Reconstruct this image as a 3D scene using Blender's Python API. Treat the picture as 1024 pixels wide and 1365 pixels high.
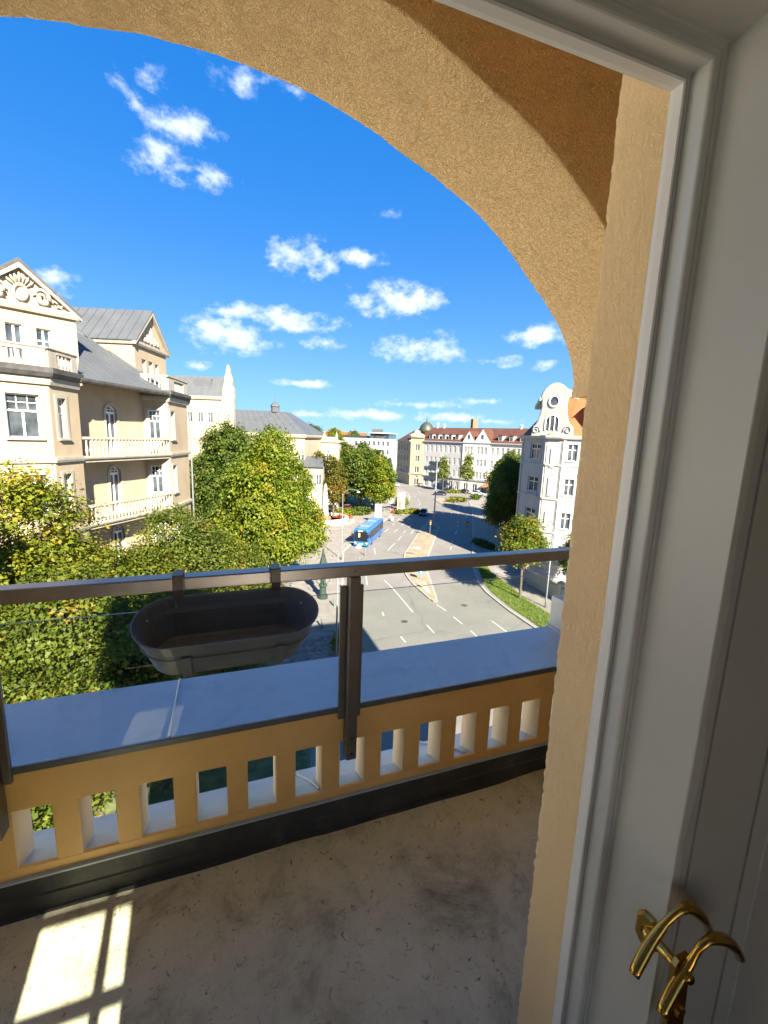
import bpy, math, random
import numpy as np
from mathutils import Vector, Matrix, noise

R = math.radians
for o in list(bpy.data.objects):
    bpy.data.objects.remove(o, do_unlink=True)
scene = bpy.context.scene
col = scene.collection

# ------------------------------------------------------------------ camera
cd = bpy.data.cameras.new('camera')
cam = bpy.data.objects.new('camera', cd)
col.objects.link(cam)
cd.sensor_fit = 'HORIZONTAL'
cd.sensor_width = 36.0
cd.lens = 36.0 * 572.0 / 1024.0
cd.clip_start = 0.02
cd.clip_end = 6000.0
right = Vector((0.93817006, -0.34436287, 0.03537151))
up = Vector((0.02491612, 0.16908509, 0.98528647))
back = Vector((-0.34527687, -0.92348495, 0.16721076))
m = Matrix.Identity(4)
for i in range(3):
    m[i][0], m[i][1], m[i][2] = right[i], up[i], back[i]
m.translation = Vector((0.0, 0.0, 1.62))
cam.matrix_world = m
scene.camera = cam

# ------------------------------------------------------------------ exposure
vs = scene.view_settings
vs.view_transform = 'Standard'
vs.look = 'None'
vs.exposure = 2.32
vs.gamma = 1.0
vs.use_curve_mapping = False

# ------------------------------------------------------------------ sun: behind the house, shining along +Y over the street
SUN_EL = R(32)
TAN = math.tan(SUN_EL)
sd = bpy.data.lights.new('sun', 'SUN')
sd.energy = 4.5
sd.angle = R(0.53)
sd.color = (1.0, 0.91, 0.77)
sun = bpy.data.objects.new('sun', sd)
col.objects.link(sun)
sun.location = (0, -60, 60)
AZ = -0.08                                            # sideways drift of the light per metre along the street
ldir = Vector((AZ, 1.0, -TAN)).normalized()
sun.rotation_euler = ldir.to_track_quat('-Z', 'Y').to_euler()

# ------------------------------------------------------------------ sky with clouds
world = bpy.data.worlds.new('World')
scene.world = world
world.use_nodes = True
wt = world.node_tree
wt.nodes.clear()


def wn(t, **kw):
    n = wt.nodes.new(t)
    for k, v in kw.items():
        setattr(n, k, v)
    return n


def wl(a, b):
    wt.links.new(a, b)


def wmath(op, a, b=None, c=None, clamp=False):
    n = wn('ShaderNodeMath', operation=op, use_clamp=clamp)
    for i, v in enumerate((a, b, c)):
        if v is None:
            continue
        if isinstance(v, (int, float)):
            n.inputs[i].default_value = v
        else:
            wl(v, n.inputs[i])
    return n.outputs[0]


sky = wn('ShaderNodeTexSky', sky_type='NISHITA')
sky.sun_disc = False
sky.sun_elevation = SUN_EL
sky.sun_rotation = math.pi + AZ
sky.altitude = 500
sky.air_density = 1.0
sky.dust_density = 0.1
sky.ozone_density = 3.0
tc = wn('ShaderNodeTexCoord')
sx = wn('ShaderNodeSeparateXYZ')
wl(tc.outputs['Generated'], sx.inputs[0])
az = wmath('ARCTAN2', sx.outputs[0], sx.outputs[1])
el = wmath('ARCSINE', sx.outputs[2])
# deep summer blue: clear-air hue and saturation by height above the horizon, brightness from the sky model
sep = wn('ShaderNodeSeparateColor', mode='HSV')
wl(sky.outputs[0], sep.inputs[0])
air = wmath('EXPONENT', wmath('MULTIPLY', wmath('MAXIMUM', el, 0.0), -5.0))
comb = wn('ShaderNodeCombineColor', mode='HSV')
wl(wmath('MULTIPLY_ADD', air, -0.050, 0.622), comb.inputs[0])
wl(wmath('MULTIPLY_ADD', air, -0.42, 0.988), comb.inputs[1])
wl(wmath('MULTIPLY', wmath('POWER', sep.outputs[2], 0.30), 2.5), comb.inputs[2])
cxyz = wn('ShaderNodeCombineXYZ')
wl(az, cxyz.inputs[0])
wl(el, cxyz.inputs[1])
# turbulent edge: warp the angular position with noise
nz = wn('ShaderNodeTexNoise', noise_dimensions='3D')
nz.inputs['Scale'].default_value = 16.0
nz.inputs['Detail'].default_value = 7.0
nz.inputs['Roughness'].default_value = 0.62
mp = wn('ShaderNodeMapping')
mp.inputs['Scale'].default_value = (1.0, 1.0, 1.5)
wl(tc.outputs['Generated'], mp.inputs[0])
wl(mp.outputs[0], nz.inputs['Vector'])
nz2 = wn('ShaderNodeTexNoise', noise_dimensions='3D')
nz2.inputs['Scale'].default_value = 34.0
nz2.inputs['Detail'].default_value = 5.0
nz2.inputs['Roughness'].default_value = 0.6
wl(mp.outputs[0], nz2.inputs['Vector'])
# (azimuth, elevation, half width, half height, thickness)
CLOUDS = [(-0.128, 0.551, 0.036, 0.018, 0.45), (-0.066, 0.514, 0.071, 0.0209, 1), (-0.104, 0.462, 0.05, 0.0243, 0.75),
 (-0.009, 0.455, 0.047, 0.0192, 0.9), (0.074, 0.597, 0.05, 0.015, 0.30), (0.348, 0.442, 0.032, 0.0117, 0.6),
 (0.168, 0.354, 0.07, 0.0309, 1), (0.292, 0.365, 0.051, 0.0168, 0.9), (0.379, 0.292, 0.114, 0.0309, 1.1),
 (0.019, 0.2, 0.097, 0.0315, 1.15), (0.148, 0.239, 0.098, 0.0216, 1), (0.026, 0.245, 0.062, 0.0152, 0.9),
 (0.221, 0.2, 0.052, 0.0151, 0.8), (0.428, 0.197, 0.089, 0.0274, 1.05), (0.581, 0.174, 0.067, 0.0121, 0.9),
 (0.676, 0.222, 0.059, 0.0199, 0.95), (0.704, 0.166, 0.044, 0.0118, 0.8), (-0.279, 0.247, 0.036, 0.0187, 0.9),
 (-0.045, 0.134, 0.034, 0.0088, 0.9), (0.177, 0.115, 0.078, 0.0079, 0.8), (0.571, 0.09, 0.055, 0.008, 0.8),
 (0.329, 0.054, 0.127, 0.0116, 0.95), (0.499, 0.054, 0.108, 0.0115, 0.95), (0.598, 0.047, 0.072, 0.0081, 0.8),
 (0.194, 0.05, 0.07, 0.0082, 0.8), (0.431, 0.079, 0.101, 0.0082, 0.7)]
rng = random.Random(4)
for k in range(16):                                   # the same kind of fair weather cloud goes on all round
    e_ = rng.uniform(0.06, 0.75)
    a_ = 0.95 + (k + rng.random()) / 16.0 * (2 * math.pi - 1.55)
    if a_ > math.pi:
        a_ -= 2 * math.pi
    CLOUDS.append((a_, e_, rng.uniform(.05, .11) * (.6 + e_), .01 + .028 * e_ * rng.uniform(.6, 1.3), rng.uniform(.7, 1.1)))
dens = None
low = None
for (a, e, wa, we, s) in CLOUDS:
    v = wn('ShaderNodeVectorMath', operation='MULTIPLY_ADD')
    wl(cxyz.outputs[0], v.inputs[0])
    v.inputs[1].default_value = (1 / (wa * 1.18), 1 / (we * 1.3), 0)
    v.inputs[2].default_value = (-a / (wa * 1.18), -e / (we * 1.3), 0)
    ln = wn('ShaderNodeVectorMath', operation='LENGTH')
    wl(v.outputs[0], ln.inputs[0])
    d_ = wmath('MULTIPLY_ADD', ln.outputs['Value'], -s, s)     # s * (1 - r)
    dens = d_ if dens is None else wmath('MAXIMUM', dens, d_)
n1 = wmath('MULTIPLY_ADD', nz.outputs[0], 2.6, -1.3 - 0.05)
n2 = wmath('MULTIPLY_ADD', nz2.outputs[0], 1.7, -0.85)
dsum = wmath('ADD', wmath('ADD', wmath('MULTIPLY', dens, 1.15), n1), n2)
gate = wmath('MULTIPLY', wmath('ADD', dens, 0.38), 3.2, clamp=True)
mr = wn('ShaderNodeMapRange', interpolation_type='SMOOTHSTEP')
mr.inputs[1].default_value = 0.0
mr.inputs[2].default_value = 1.1
wl(dsum, mr.inputs[0])
cov = wmath('MULTIPLY', mr.outputs[0], gate)
cov = wmath('MULTIPLY', cov, 0.93)
core = wn('ShaderNodeMapRange', interpolation_type='SMOOTHSTEP')
core.inputs[1].default_value = 0.5
core.inputs[2].default_value = 2.4
wl(dsum, core.inputs[0])
cc = wn('ShaderNodeMix', data_type='RGBA')
wl(core.outputs[0], cc.inputs['Factor'])
cc.inputs['A'].default_value = (4.0, 4.6, 5.4, 1)
cc.inputs['B'].default_value = (6.3, 6.2, 6.1, 1)
mx = wn('ShaderNodeMix', data_type='RGBA')
wl(cov, mx.inputs['Factor'])
wl(comb.outputs[0], mx.inputs['A'])
wl(cc.outputs['Result'], mx.inputs['B'])
bg = wn('ShaderNodeBackground')
bg.inputs['Strength'].default_value = 0.05
wl(mx.outputs['Result'], bg.inputs['Color'])
wo = wn('ShaderNodeOutputWorld')
wl(bg.outputs[0], wo.inputs['Surface'])

# ------------------------------------------------------------------ render
scene.render.engine = 'CYCLES'
scene.cycles.max_bounces = 8
scene.cycles.diffuse_bounces = 5
scene.cycles.transparent_max_bounces = 16
scene.cycles.sample_clamp_indirect = 8.0

# ================================================================== materials
MATS = {}


def newmat(name):
    mt = bpy.data.materials.new(name)
    mt.use_nodes = True
    nt = mt.node_tree
    b = nt.nodes['Principled BSDF']
    MATS[name] = mt
    return mt, nt, b


def nd(nt, t, **kw):
    n = nt.nodes.new(t)
    for k, v in kw.items():
        setattr(n, k, v)
    return n


def ramp(nt, fac, stops):
    r = nd(nt, 'ShaderNodeValToRGB')
    el_ = r.color_ramp.elements
    while len(el_) < len(stops):
        el_.new(0.5)
    for e_, (p, c) in zip(el_, stops):
        e_.position = p
        e_.color = (*c, 1) if len(c) == 3 else c
    nt.links.new(fac, r.inputs[0])
    return r.outputs[0]


def coords(nt, scale=(1, 1, 1), space='Object'):
    t = nd(nt, 'ShaderNodeTexCoord')
    mp_ = nd(nt, 'ShaderNodeMapping')
    mp_.inputs['Scale'].default_value = scale
    nt.links.new(t.outputs[space], mp_.inputs[0])
    return mp_.outputs[0]


def noise_tex(nt, vec, scale, detail=6, rough=.6, dist=0.0):
    n = nd(nt, 'ShaderNodeTexNoise')
    n.inputs['Scale'].default_value = scale
    n.inputs['Detail'].default_value = detail
    n.inputs['Roughness'].default_value = rough
    n.inputs['Distortion'].default_value = dist
    nt.links.new(vec, n.inputs['Vector'])
    return n.outputs[0]


def add_bump(nt, b, h, strength, dist):
    bp = nd(nt, 'ShaderNodeBump')
    bp.inputs['Strength'].default_value = strength
    bp.inputs['Distance'].default_value = dist
    nt.links.new(h, bp.inputs['Height'])
    nt.links.new(bp.outputs[0], b.inputs['Normal'])


def paint(name, c, rough=.6, var=.12, scale=3.0, bump=.0, bscale=40., metal=0.0, dirt=None, spec=.5, bdist=.01, streak=None):
    """plain surface whose colour drifts a little, with optional stains and fine relief"""
    mt, nt, b = newmat(name)
    v = coords(nt)
    n = noise_tex(nt, v, scale, 7, .65)
    lo = tuple(x * (1 - var) for x in c)
    hi = tuple(min(1, x * (1 + var)) for x in c)
    out = ramp(nt, n, [(.3, lo), (.7, hi)])
    if dirt:
        dn = noise_tex(nt, v, dirt[1], 8, .7, .4)
        f = nd(nt, 'ShaderNodeMapRange')
        f.inputs[1].default_value = dirt[2]
        f.inputs[2].default_value = dirt[2] + .18
        f.inputs[4].default_value = dirt[3]
        nt.links.new(dn, f.inputs[0])
        mxx = nd(nt, 'ShaderNodeMix', data_type='RGBA')
        nt.links.new(f.outputs[0], mxx.inputs['Factor'])
        nt.links.new(out, mxx.inputs['A'])
        mxx.inputs['B'].default_value = (*dirt[0], 1)
        out = mxx.outputs['Result']
    if streak:                                       # rain streaks: stains drawn out downwards
        vs2 = coords(nt, (streak[1], streak[1], streak[1] * .12))
        sn = noise_tex(nt, vs2, 1.0, 8, .7, .3)
        f = nd(nt, 'ShaderNodeMapRange')
        f.inputs[1].default_value = .5
        f.inputs[2].default_value = .75
        f.inputs[4].default_value = streak[2]
        nt.links.new(sn, f.inputs[0])
        mxx = nd(nt, 'ShaderNodeMix', data_type='RGBA')
        nt.links.new(f.outputs[0], mxx.inputs['Factor'])
        nt.links.new(out, mxx.inputs['A'])
        mxx.inputs['B'].default_value = (*streak[0], 1)
        out = mxx.outputs['Result']
    nt.links.new(out, b.inputs['Base Color'])
    b.inputs['Roughness'].default_value = rough
    b.inputs['Metallic'].default_value = metal
    b.inputs['Specular IOR Level'].default_value = spec
    if bump:
        add_bump(nt, b, noise_tex(nt, v, bscale, 6, .65), bump, bdist)
    return mt


def stucco(name, c, sc=34., strength=1.0, dist=.0024, stretch=1.0):
    """scratched rough-cast plaster: short curled grooves"""
    mt, nt, b = newmat(name)
    v = coords(nt, (1, 1, stretch))
    big = noise_tex(nt, v, 2.2, 6, .6)
    out = ramp(nt, big, [(.22, tuple(x * .82 for x in c)), (.42, tuple(x * .97 for x in c)), (.8, tuple(min(1, x * 1.08) for x in c))])
    warp = noise_tex(nt, v, sc * .45, 3, .6)
    wv = nd(nt, 'ShaderNodeVectorMath', operation='MULTIPLY_ADD')
    cw = nd(nt, 'ShaderNodeCombineXYZ')
    for i in range(3):
        nt.links.new(warp, cw.inputs[i])
    nt.links.new(cw.outputs[0], wv.inputs[0])
    wv.inputs[1].default_value = (.5, .35, .25)
    nt.links.new(v, wv.inputs[2])
    vo = nd(nt, 'ShaderNodeTexVoronoi', feature='DISTANCE_TO_EDGE')
    vo.inputs['Scale'].default_value = sc * 1.5
    nt.links.new(wv.outputs[0], vo.inputs['Vector'])
    gr = nd(nt, 'ShaderNodeMapRange')
    gr.inputs[1].default_value = 0.0
    gr.inputs[2].default_value = 0.16
    nt.links.new(vo.outputs['Distance'], gr.inputs[0])
    fine = noise_tex(nt, v, sc * 5, 6, .75)
    mid = noise_tex(nt, v, sc * 1.4, 5, .7, 1.6)
    a1 = nd(nt, 'ShaderNodeMath', operation='MULTIPLY_ADD')
    nt.links.new(fine, a1.inputs[0])
    a1.inputs[1].default_value = .5
    nt.links.new(gr.outputs[0], a1.inputs[2])
    a2 = nd(nt, 'ShaderNodeMath', operation='MULTIPLY_ADD')
    nt.links.new(mid, a2.inputs[0])
    a2.inputs[1].default_value = 2.6
    nt.links.new(a1.outputs[0], a2.inputs[2])
    nt.links.new(out, b.inputs['Base Color'])
    b.inputs['Roughness'].default_value = .9
    b.inputs['Specular IOR Level'].default_value = .2
    add_bump(nt, b, a2.outputs[0], strength, dist)
    return mt


OCHRE = (.95, .665, .345)
stucco('stucco', OCHRE)
stucco('stucco_smooth', (.95, .70, .39), 46., .6, .0018, .45)
paint('ochre_paint', (.84, .51, .18), .55, .1, 3, .12, 60, dirt=((.38, .21, .07), 14, .62, .5), bdist=.002)
paint('cream_paint', (.78, .66, .46), .6, .06, 6, .1, 50, bdist=.002)
paint('bitumen', (.045, .045, .042), .5, .35, 5, .3, 30, dirt=((.14, .12, .10), 5, .55, .7), bdist=.004)
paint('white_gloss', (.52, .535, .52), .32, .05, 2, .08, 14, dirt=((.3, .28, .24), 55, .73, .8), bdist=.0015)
paint('white_gloss_panel', (.42, .43, .41), .4, .08, 2, .06, 10, bdist=.0015)  # darker copy: shade on the leaf's room side put into the colour
paint('room_paint', (.42, .39, .33), .8, .05, 2)
paint('room_boards', (.2, .12, .06), .4, .3, 4)
paint('rail_steel', (.26, .235, .21), .30, .15, 8, .06, 60, metal=.75, bdist=.001)
paint('post_steel', (.15, .128, .108), .42, .18, 8, .08, 60, metal=.45, bdist=.001)
paint('screw', (.02, .02, .02), .4, .1, 8)
paint('zinc_ledge', (.43, .51, .57), .42, .10, 2.5, .05, 9, metal=.15, dirt=((.30, .37, .425), 5, .52, .75), bdist=.003)
paint('zinc_edge', (.13, .14, .14), .45, .2, 9, metal=.5)
paint('planter_plastic', (.125, .152, .190), .32, .15, 5, .05, 50, bdist=.001)
paint('brass', (.55, .34, .08), .2, .12, 20, .05, 60, metal=1.0, dirt=((.18, .10, .03), 25, .55, .7), bdist=.001)
paint('white_stone', (.62, .60, .56), .7, .08, 5, .2, 40)


def floor_material():
    mt, nt, b = newmat('balcony_concrete')
    v = coords(nt)
    n = noise_tex(nt, v, 3.2, 9, .72, .3)
    out = ramp(nt, n, [(.30, (.26, .24, .15)), (.48, (.62, .60, .41)), (.72, (.78, .76, .55))])
    dn = noise_tex(nt, v, 34, 6, .75, 1.2)
    f = ramp(nt, dn, [(.58, (0, 0, 0)), (.68, (1, 1, 1))])
    mxx = nd(nt, 'ShaderNodeMix', data_type='RGBA')
    nt.links.new(f, mxx.inputs['Factor'])
    nt.links.new(out, mxx.inputs['A'])
    mxx.inputs['B'].default_value = (.13, .095, .062, 1)
    sp = noise_tex(nt, v, 160, 3, .6)
    f2 = ramp(nt, sp, [(.66, (0, 0, 0)), (.74, (.75, .75, .75))])
    mx2 = nd(nt, 'ShaderNodeMix', data_type='RGBA')
    nt.links.new(f2, mx2.inputs['Factor'])
    nt.links.new(mxx.outputs['Result'], mx2.inputs['A'])
    mx2.inputs['B'].default_value = (.10, .08, .05, 1)
    nt.links.new(mx2.outputs['Result'], b.inputs['Base Color'])
    b.inputs['Roughness'].default_value = .8
    h1 = noise_tex(nt, v, 28, 6, .72, 2.2)
    h2 = noise_tex(nt, v, 110, 5, .7)
    ad = nd(nt, 'ShaderNodeMath', operation='MULTIPLY_ADD')
    nt.links.new(h2, ad.inputs[0])
    ad.inputs[1].default_value = .4
    nt.links.new(h1, ad.inputs[2])
    add_bump(nt, b, ad.outputs[0], .55, .006)


floor_material()


def glass_sheet(name, tint, gloss=.06):
    mt, nt, b = newmat(name)
    nt.nodes.remove(b)
    out = nt.nodes['Material Output']
    tr = nd(nt, 'ShaderNodeBsdfTransparent')
    tr.inputs['Color'].default_value = (*tint, 1)
    gl = nd(nt, 'ShaderNodeBsdfGlossy')
    gl.inputs['Roughness'].default_value = .02
    lw = nd(nt, 'ShaderNodeLayerWeight')
    pw = nd(nt, 'ShaderNodeMath', operation='POWER')
    nt.links.new(lw.outputs['Facing'], pw.inputs[0])
    pw.inputs[1].default_value = 4.0
    fr = nd(nt, 'ShaderNodeMath', operation='MULTIPLY_ADD')
    nt.links.new(pw.outputs[0], fr.inputs[0])
    fr.inputs[1].default_value = .6
    fr.inputs[2].default_value = .025
    ms = nd(nt, 'ShaderNodeMixShader')
    nt.links.new(fr.outputs[0], ms.inputs[0])
    nt.links.new(tr.outputs[0], ms.inputs[1])
    nt.links.new(gl.outputs[0], ms.inputs[2])
    nt.links.new(ms.outputs[0], out.inputs[0])


glass_sheet('clear_glass', (.955, .985, .97))


def window_glass():
    mt, nt, b = newmat('window_glass')
    v = coords(nt, space='Object')
    n = noise_tex(nt, v, .9, 3, .5)
    nt.links.new(ramp(nt, n, [(.35, (.02, .026, .032)), (.7, (.10, .12, .13))]), b.inputs['Base Color'])
    b.inputs['Roughness'].default_value = .06
    b.inputs['Specular IOR Level'].default_value = .7


window_glass()

# ------------------------------------------------------------------ mesh collector


class MB:
    def __init__(self):
        self.v = []
        self.f = []

    def add(self, vs_, fs_):
        o_ = len(self.v)
        self.v += [tuple(p) for p in vs_]
        self.f += [tuple(i + o_ for i in f_) for f_ in fs_]
        return self

    def box(self, x0, x1, y0, y1, z0, z1):
        return self.add([(x0, y0, z0), (x1, y0, z0), (x1, y1, z0), (x0, y1, z0), (x0, y0, z1), (x1, y0, z1), (x1, y1, z1), (x0, y1, z1)],
                        [(3, 2, 1, 0), (4, 5, 6, 7), (0, 1, 5, 4), (1, 2, 6, 5), (2, 3, 7, 6), (3, 0, 4, 7)])

    def bar(self, a, b, w, t, z0, z1):
        """upright wall strip from a to b (xy), thickness w towards its left and t towards its right"""
        a = Vector(a[:2]); b = Vector(b[:2])
        d = (b - a).normalized()
        n = Vector((d.y, -d.x))
        P = [a - n * w, b - n * w, b + n * t, a + n * t]
        return self.prism([(p.x, p.y) for p in P], z0, z1)

    def prism(self, poly, z0, z1):
        n = len(poly)
        ar = sum(poly[i][0] * poly[(i + 1) % n][1] - poly[(i + 1) % n][0] * poly[i][1] for i in range(n))
        if ar < 0:
            poly = poly[::-1]
        vs_ = [(p[0], p[1], z0) for p in poly] + [(p[0], p[1], z1) for p in poly]
        fs_ = [tuple(range(n - 1, -1, -1)), tuple(range(n, 2 * n))]
        for i in range(n):
            j = (i + 1) % n
            fs_.append((i, j, n + j, n + i))
        return self.add(vs_, fs_)

    def tube(self, path, radii, n=8, cap=True):
        if not hasattr(radii, '__len__'):
            radii = [radii] * len(path)
        P = [Vector(p) for p in path]
        vs_ = []
        ref = Vector((0.3, 0.2, 1)).normalized()
        for i, p in enumerate(P):
            t = (P[min(i + 1, len(P) - 1)] - P[max(i - 1, 0)]).normalized()
            a = t.cross(ref)
            if a.length < .05:
                a = t.cross(Vector((1, 0, 0)))
            a.normalize()
            b = t.cross(a)
            for k in range(n):
                q = 2 * math.pi * k / n
                vs_.append(p + (a * math.cos(q) + b * math.sin(q)) * radii[i])
        fs_ = []
        for i in range(len(P) - 1):
            for k in range(n):
                l = (k + 1) % n
                fs_.append((i * n + k, i * n + l, (i + 1) * n + l, (i + 1) * n + k))
        if cap:
            fs_.append(tuple(range(n - 1, -1, -1)))
            fs_.append(tuple((len(P) - 1) * n + k for k in range(n)))
        return self.add(vs_, fs_)

    def lathe(self, c, prof, n=20, a0=0.0, sq=1.0):
        vs_ = []
        for (r, z) in prof:
            for k in range(n):
                q = 2 * math.pi * k / n + a0
                vs_.append((c[0] + r * math.cos(q), c[1] + r * sq * math.sin(q), c[2] + z))
        fs_ = []
        for i in range(len(prof) - 1):
            for k in range(n):
                l = (k + 1) % n
                fs_.append((i * n + k, i * n + l, (i + 1) * n + l, (i + 1) * n + k))
        if prof[0][0] > 1e-4:
            fs_.append(tuple(range(n - 1, -1, -1)))
        if prof[-1][0] > 1e-4:
            fs_.append(tuple((len(prof) - 1) * n + k for k in range(n)))
        return self.add(vs_, fs_)

    def mesh(self, name, off=(0, 0, 0)):
        me = bpy.data.meshes.new(name)
        ox, oy, oz = off
        me.from_pydata([(x - ox, y - oy, z - oz) for x, y, z in self.v], [], self.f)
        me.update()
        return me


def mat_of(mm):
    return MATS[mm] if isinstance(mm, str) else mm


def link(name, me, mat, parent=None, loc=(0, 0, 0), smooth=False):
    if mat is not None and not me.materials:
        me.materials.append(mat_of(mat))
    if smooth:
        me.polygons.foreach_set('use_smooth', [True] * len(me.polygons))
    o = bpy.data.objects.new(name, me)
    col.objects.link(o)
    o.location = loc
    if parent is not None:
        o.parent = parent
    return o


def bevel(o, w, seg=2):
    b = o.modifiers.new('bevel', 'BEVEL')
    b.width = w
    b.segments = seg
    b.limit_method = 'ANGLE'
    b.angle_limit = R(40)
    return o


def tag(o, label, cat, group=None):
    o['label'] = label
    o['category'] = cat
    if group:
        o['group'] = group
    return o


def thing(name, label, cat, loc=(0, 0, 0), rz=0.0, group=None):
    o = bpy.data.objects.new(name, None)
    o.empty_display_size = .2
    col.objects.link(o)
    o.location = loc
    o.rotation_euler = (0, 0, rz)
    return tag(o, label, cat, group)


def part(th, name, mb, mat, smooth=False, under=None):
    """mesh given in world coordinates, stored relative to its (unrotated) thing"""
    return link(name, mb.mesh(name, tuple(th.location)), mat, under or th, smooth=smooth)


def struct(name, mb, mat):
    o = link(name, mb.mesh(name), mat)
    o['kind'] = 'structure'
    return o


def copy_tree(o, parent=None):
    c = o.copy()
    col.objects.link(c)
    c.parent = parent
    for ch in list(o.children):
        copy_tree(ch, c)
    return c

# ================================================================== the house with the arched loggia
STREET = -16.0


def nz3(x, y, z, s):
    return noise.noise(Vector((x * s, y * s, z * s)))


house = thing('loggia_house', 'ochre rough plaster house wall with a wide arched opening and door reveal', 'house', (0, 0.7, STREET))

ARCH = [(-1.805, 1.896), (-1.813, 1.985), (-1.789, 2.09), (-1.716, 2.215), (-1.60, 2.345), (-1.40, 2.505), (-1.15, 2.675),
        (-.90, 2.80), (-.635, 2.900), (-.255, 2.970), (.055, 2.983), (.36, 2.953), (.60, 2.893), (.84, 2.805), (1.0, 2.742),
        (1.16, 2.665), (1.32, 2.555), (1.46, 2.443), (1.60, 2.322), (1.70, 2.21), (1.775, 2.09), (1.813, 1.985), (1.812, 1.896)]


def resample(P, n):
    P = [Vector(p) for p in P]
    L = [0]
    for a, b in zip(P, P[1:]):
        L.append(L[-1] + (b - a).length)
    out = []
    for k in range(n + 1):
        s = L[-1] * k / n
        i = max(j for j in range(len(L)) if L[j] <= s + 1e-9)
        i = min(i, len(P) - 2)
        t = (s - L[i]) / (L[i + 1] - L[i])
        # Catmull-Rom for a smooth curve
        p0 = P[max(i - 1, 0)]; p1 = P[i]; p2 = P[i + 1]; p3 = P[min(i + 2, len(P) - 1)]
        q = 0.5 * ((2 * p1) + (-p0 + p2) * t + (2 * p0 - 5 * p1 + 4 * p2 - p3) * t * t + (-p0 + 3 * p1 - 3 * p2 + p3) * t ** 3)
        out.append(q)
    return out


YI, YO = 1.45, 1.95
AP = resample(ARCH, 300)
mb = MB()
ny = 16
cols = []
for k, p in enumerate(AP):
    t = (AP[min(k + 1, 300)] - AP[max(k - 1, 0)]).normalized()
    nrm = Vector((t.y, -t.x))                       # towards the opening
    ring = []
    prof = [(YI - .0, -.16), (YI, -.05), (YI, -.006), (YI + .004, -.001)]
    prof += [(YI + .012 + (YO - YI - .024) * j / ny, 0) for j in range(ny + 1)]
    prof += [(YO - .004, -.001), (YO, -.006), (YO, -.05), (YO, -.16)]
    for (y, off) in prof:
        d = .0
        if off > -.1:
            d = .0036 * nz3(p.x, y, p.y, 34) + .0026 * nz3(p.x + 7, y, p.y, 75) + .006 * nz3(p.x, y, p.y + 3, 6)
        q = p + nrm * (off + d)
        ring.append((q.x, y + (.003 * nz3(p.x, y, p.y, 40) if off < -.004 and off > -.1 else 0), q.y))
    cols.append(ring)
nr = len(cols[0])
vs_ = [v for r_ in cols for v in r_]
fs_ = [(a * nr + b, a * nr + b + 1, (a + 1) * nr + b + 1, (a + 1) * nr + b) for a in range(300) for b in range(nr - 1)]
mb.add(vs_, fs_)
part(house, 'arch_soffit', mb, 'stucco', smooth=True)
# spandrels: inner and outer face above the arch
mb = MB()
for Y in (YI, YO):
    base = len(mb.v)
    e = 0 if Y == YI else nr - 1
    vs_ = []
    for r_ in cols:
        x, y, z = r_[e]
        vs_ += [(x, Y, z), (x, Y, 3.42)]
    mb.add(vs_, [(2 * a, 2 * a + 2, 2 * a + 3, 2 * a + 1) for a in range(300)])
    for s in (-1, 1):
        x0 = cols[0][e][0] if s < 0 else cols[-1][e][0]
        z0 = cols[0][e][2]
        mb.add([(x0, Y, z0 - .0), (s * 2.06, Y, z0), (s * 2.06, Y, 3.42), (x0, Y, 3.42)], [(0, 1, 2, 3)])
for s in (-1, 1):                                   # underside of the springing block
    mb.box(min(s * 1.815, s * 2.06), max(s * 1.815, s * 2.06), YI + .001, YO - .001, 1.885, 1.9)
part(house, 'spandrel', mb, 'stucco')
for s in (-1, 1):                                   # piers below
    mb = MB()
    mb.box(min(s * 1.9, s * 2.06), max(s * 1.9, s * 2.06), YI + .02, YO - .02, -.15, 1.886)
    part(house, 'pier', mb, 'stucco')

# door reveal, right side: rough rounded plaster edge
XR = 0.70
YC, YF = 0.716, 0.594


def reveal(sgn, x):
    path = [(0, YF - .01), (0, YF + .02), (0, YF + .045), (0, YF + .07), (0, YF + .09), (0, YC - .016), (.0008, YC - .008), (.003, YC - .003), (.008, YC - .0005), (.016, YC), (.03, YC), (.06, YC), (.12, YC)]
    nzz = 420
    vs_ = []
    for k in range(nzz + 1):
        z = -.14 + 2.74 * k / nzz
        for (o, y) in path:
            near = max(0, 1 - abs(y - YC) / .03) * max(0, 1 - o / .03)
            d = (.0012 * nz3(x, y, z, 30) + .0010 * nz3(x + 5, y, z, 80)) + near * (.0012 * nz3(x, 1, z, 16) + .0030 * nz3(x, 2, z, 60))
            dx = -d if o < .01 else 0
            dy = d if o > .0005 else 0
            vs_.append((x + sgn * (o + dx), y + dy, z))
    n_ = len(path)
    fs_ = [(a * n_ + b, a * n_ + b + 1, (a + 1) * n_ + b + 1, (a + 1) * n_ + b) for a in range(nzz) for b in range(n_ - 1)]
    return vs_, fs_


mb = MB()
mb.add(*reveal(1, XR))
part(house, 'reveal', mb, 'stucco_smooth', smooth=True)
mb = MB()
mb.add(*reveal(-1, -.66))
part(house, 'reveal', mb, 'stucco_smooth', smooth=True)
mb = MB()
mb.box(XR + .115, 2.06, YF - .02, YC - .0015, -.14, 3.42)
mb.box(-2.06, -.66 - .115, YF - .02, YC - .0015, -.14, 3.42)
mb.box(-.775, XR + .115, YF + .03, YC - .0015, 2.6, 3.42)
part(house, 'back_wall', mb, 'stucco')
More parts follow.
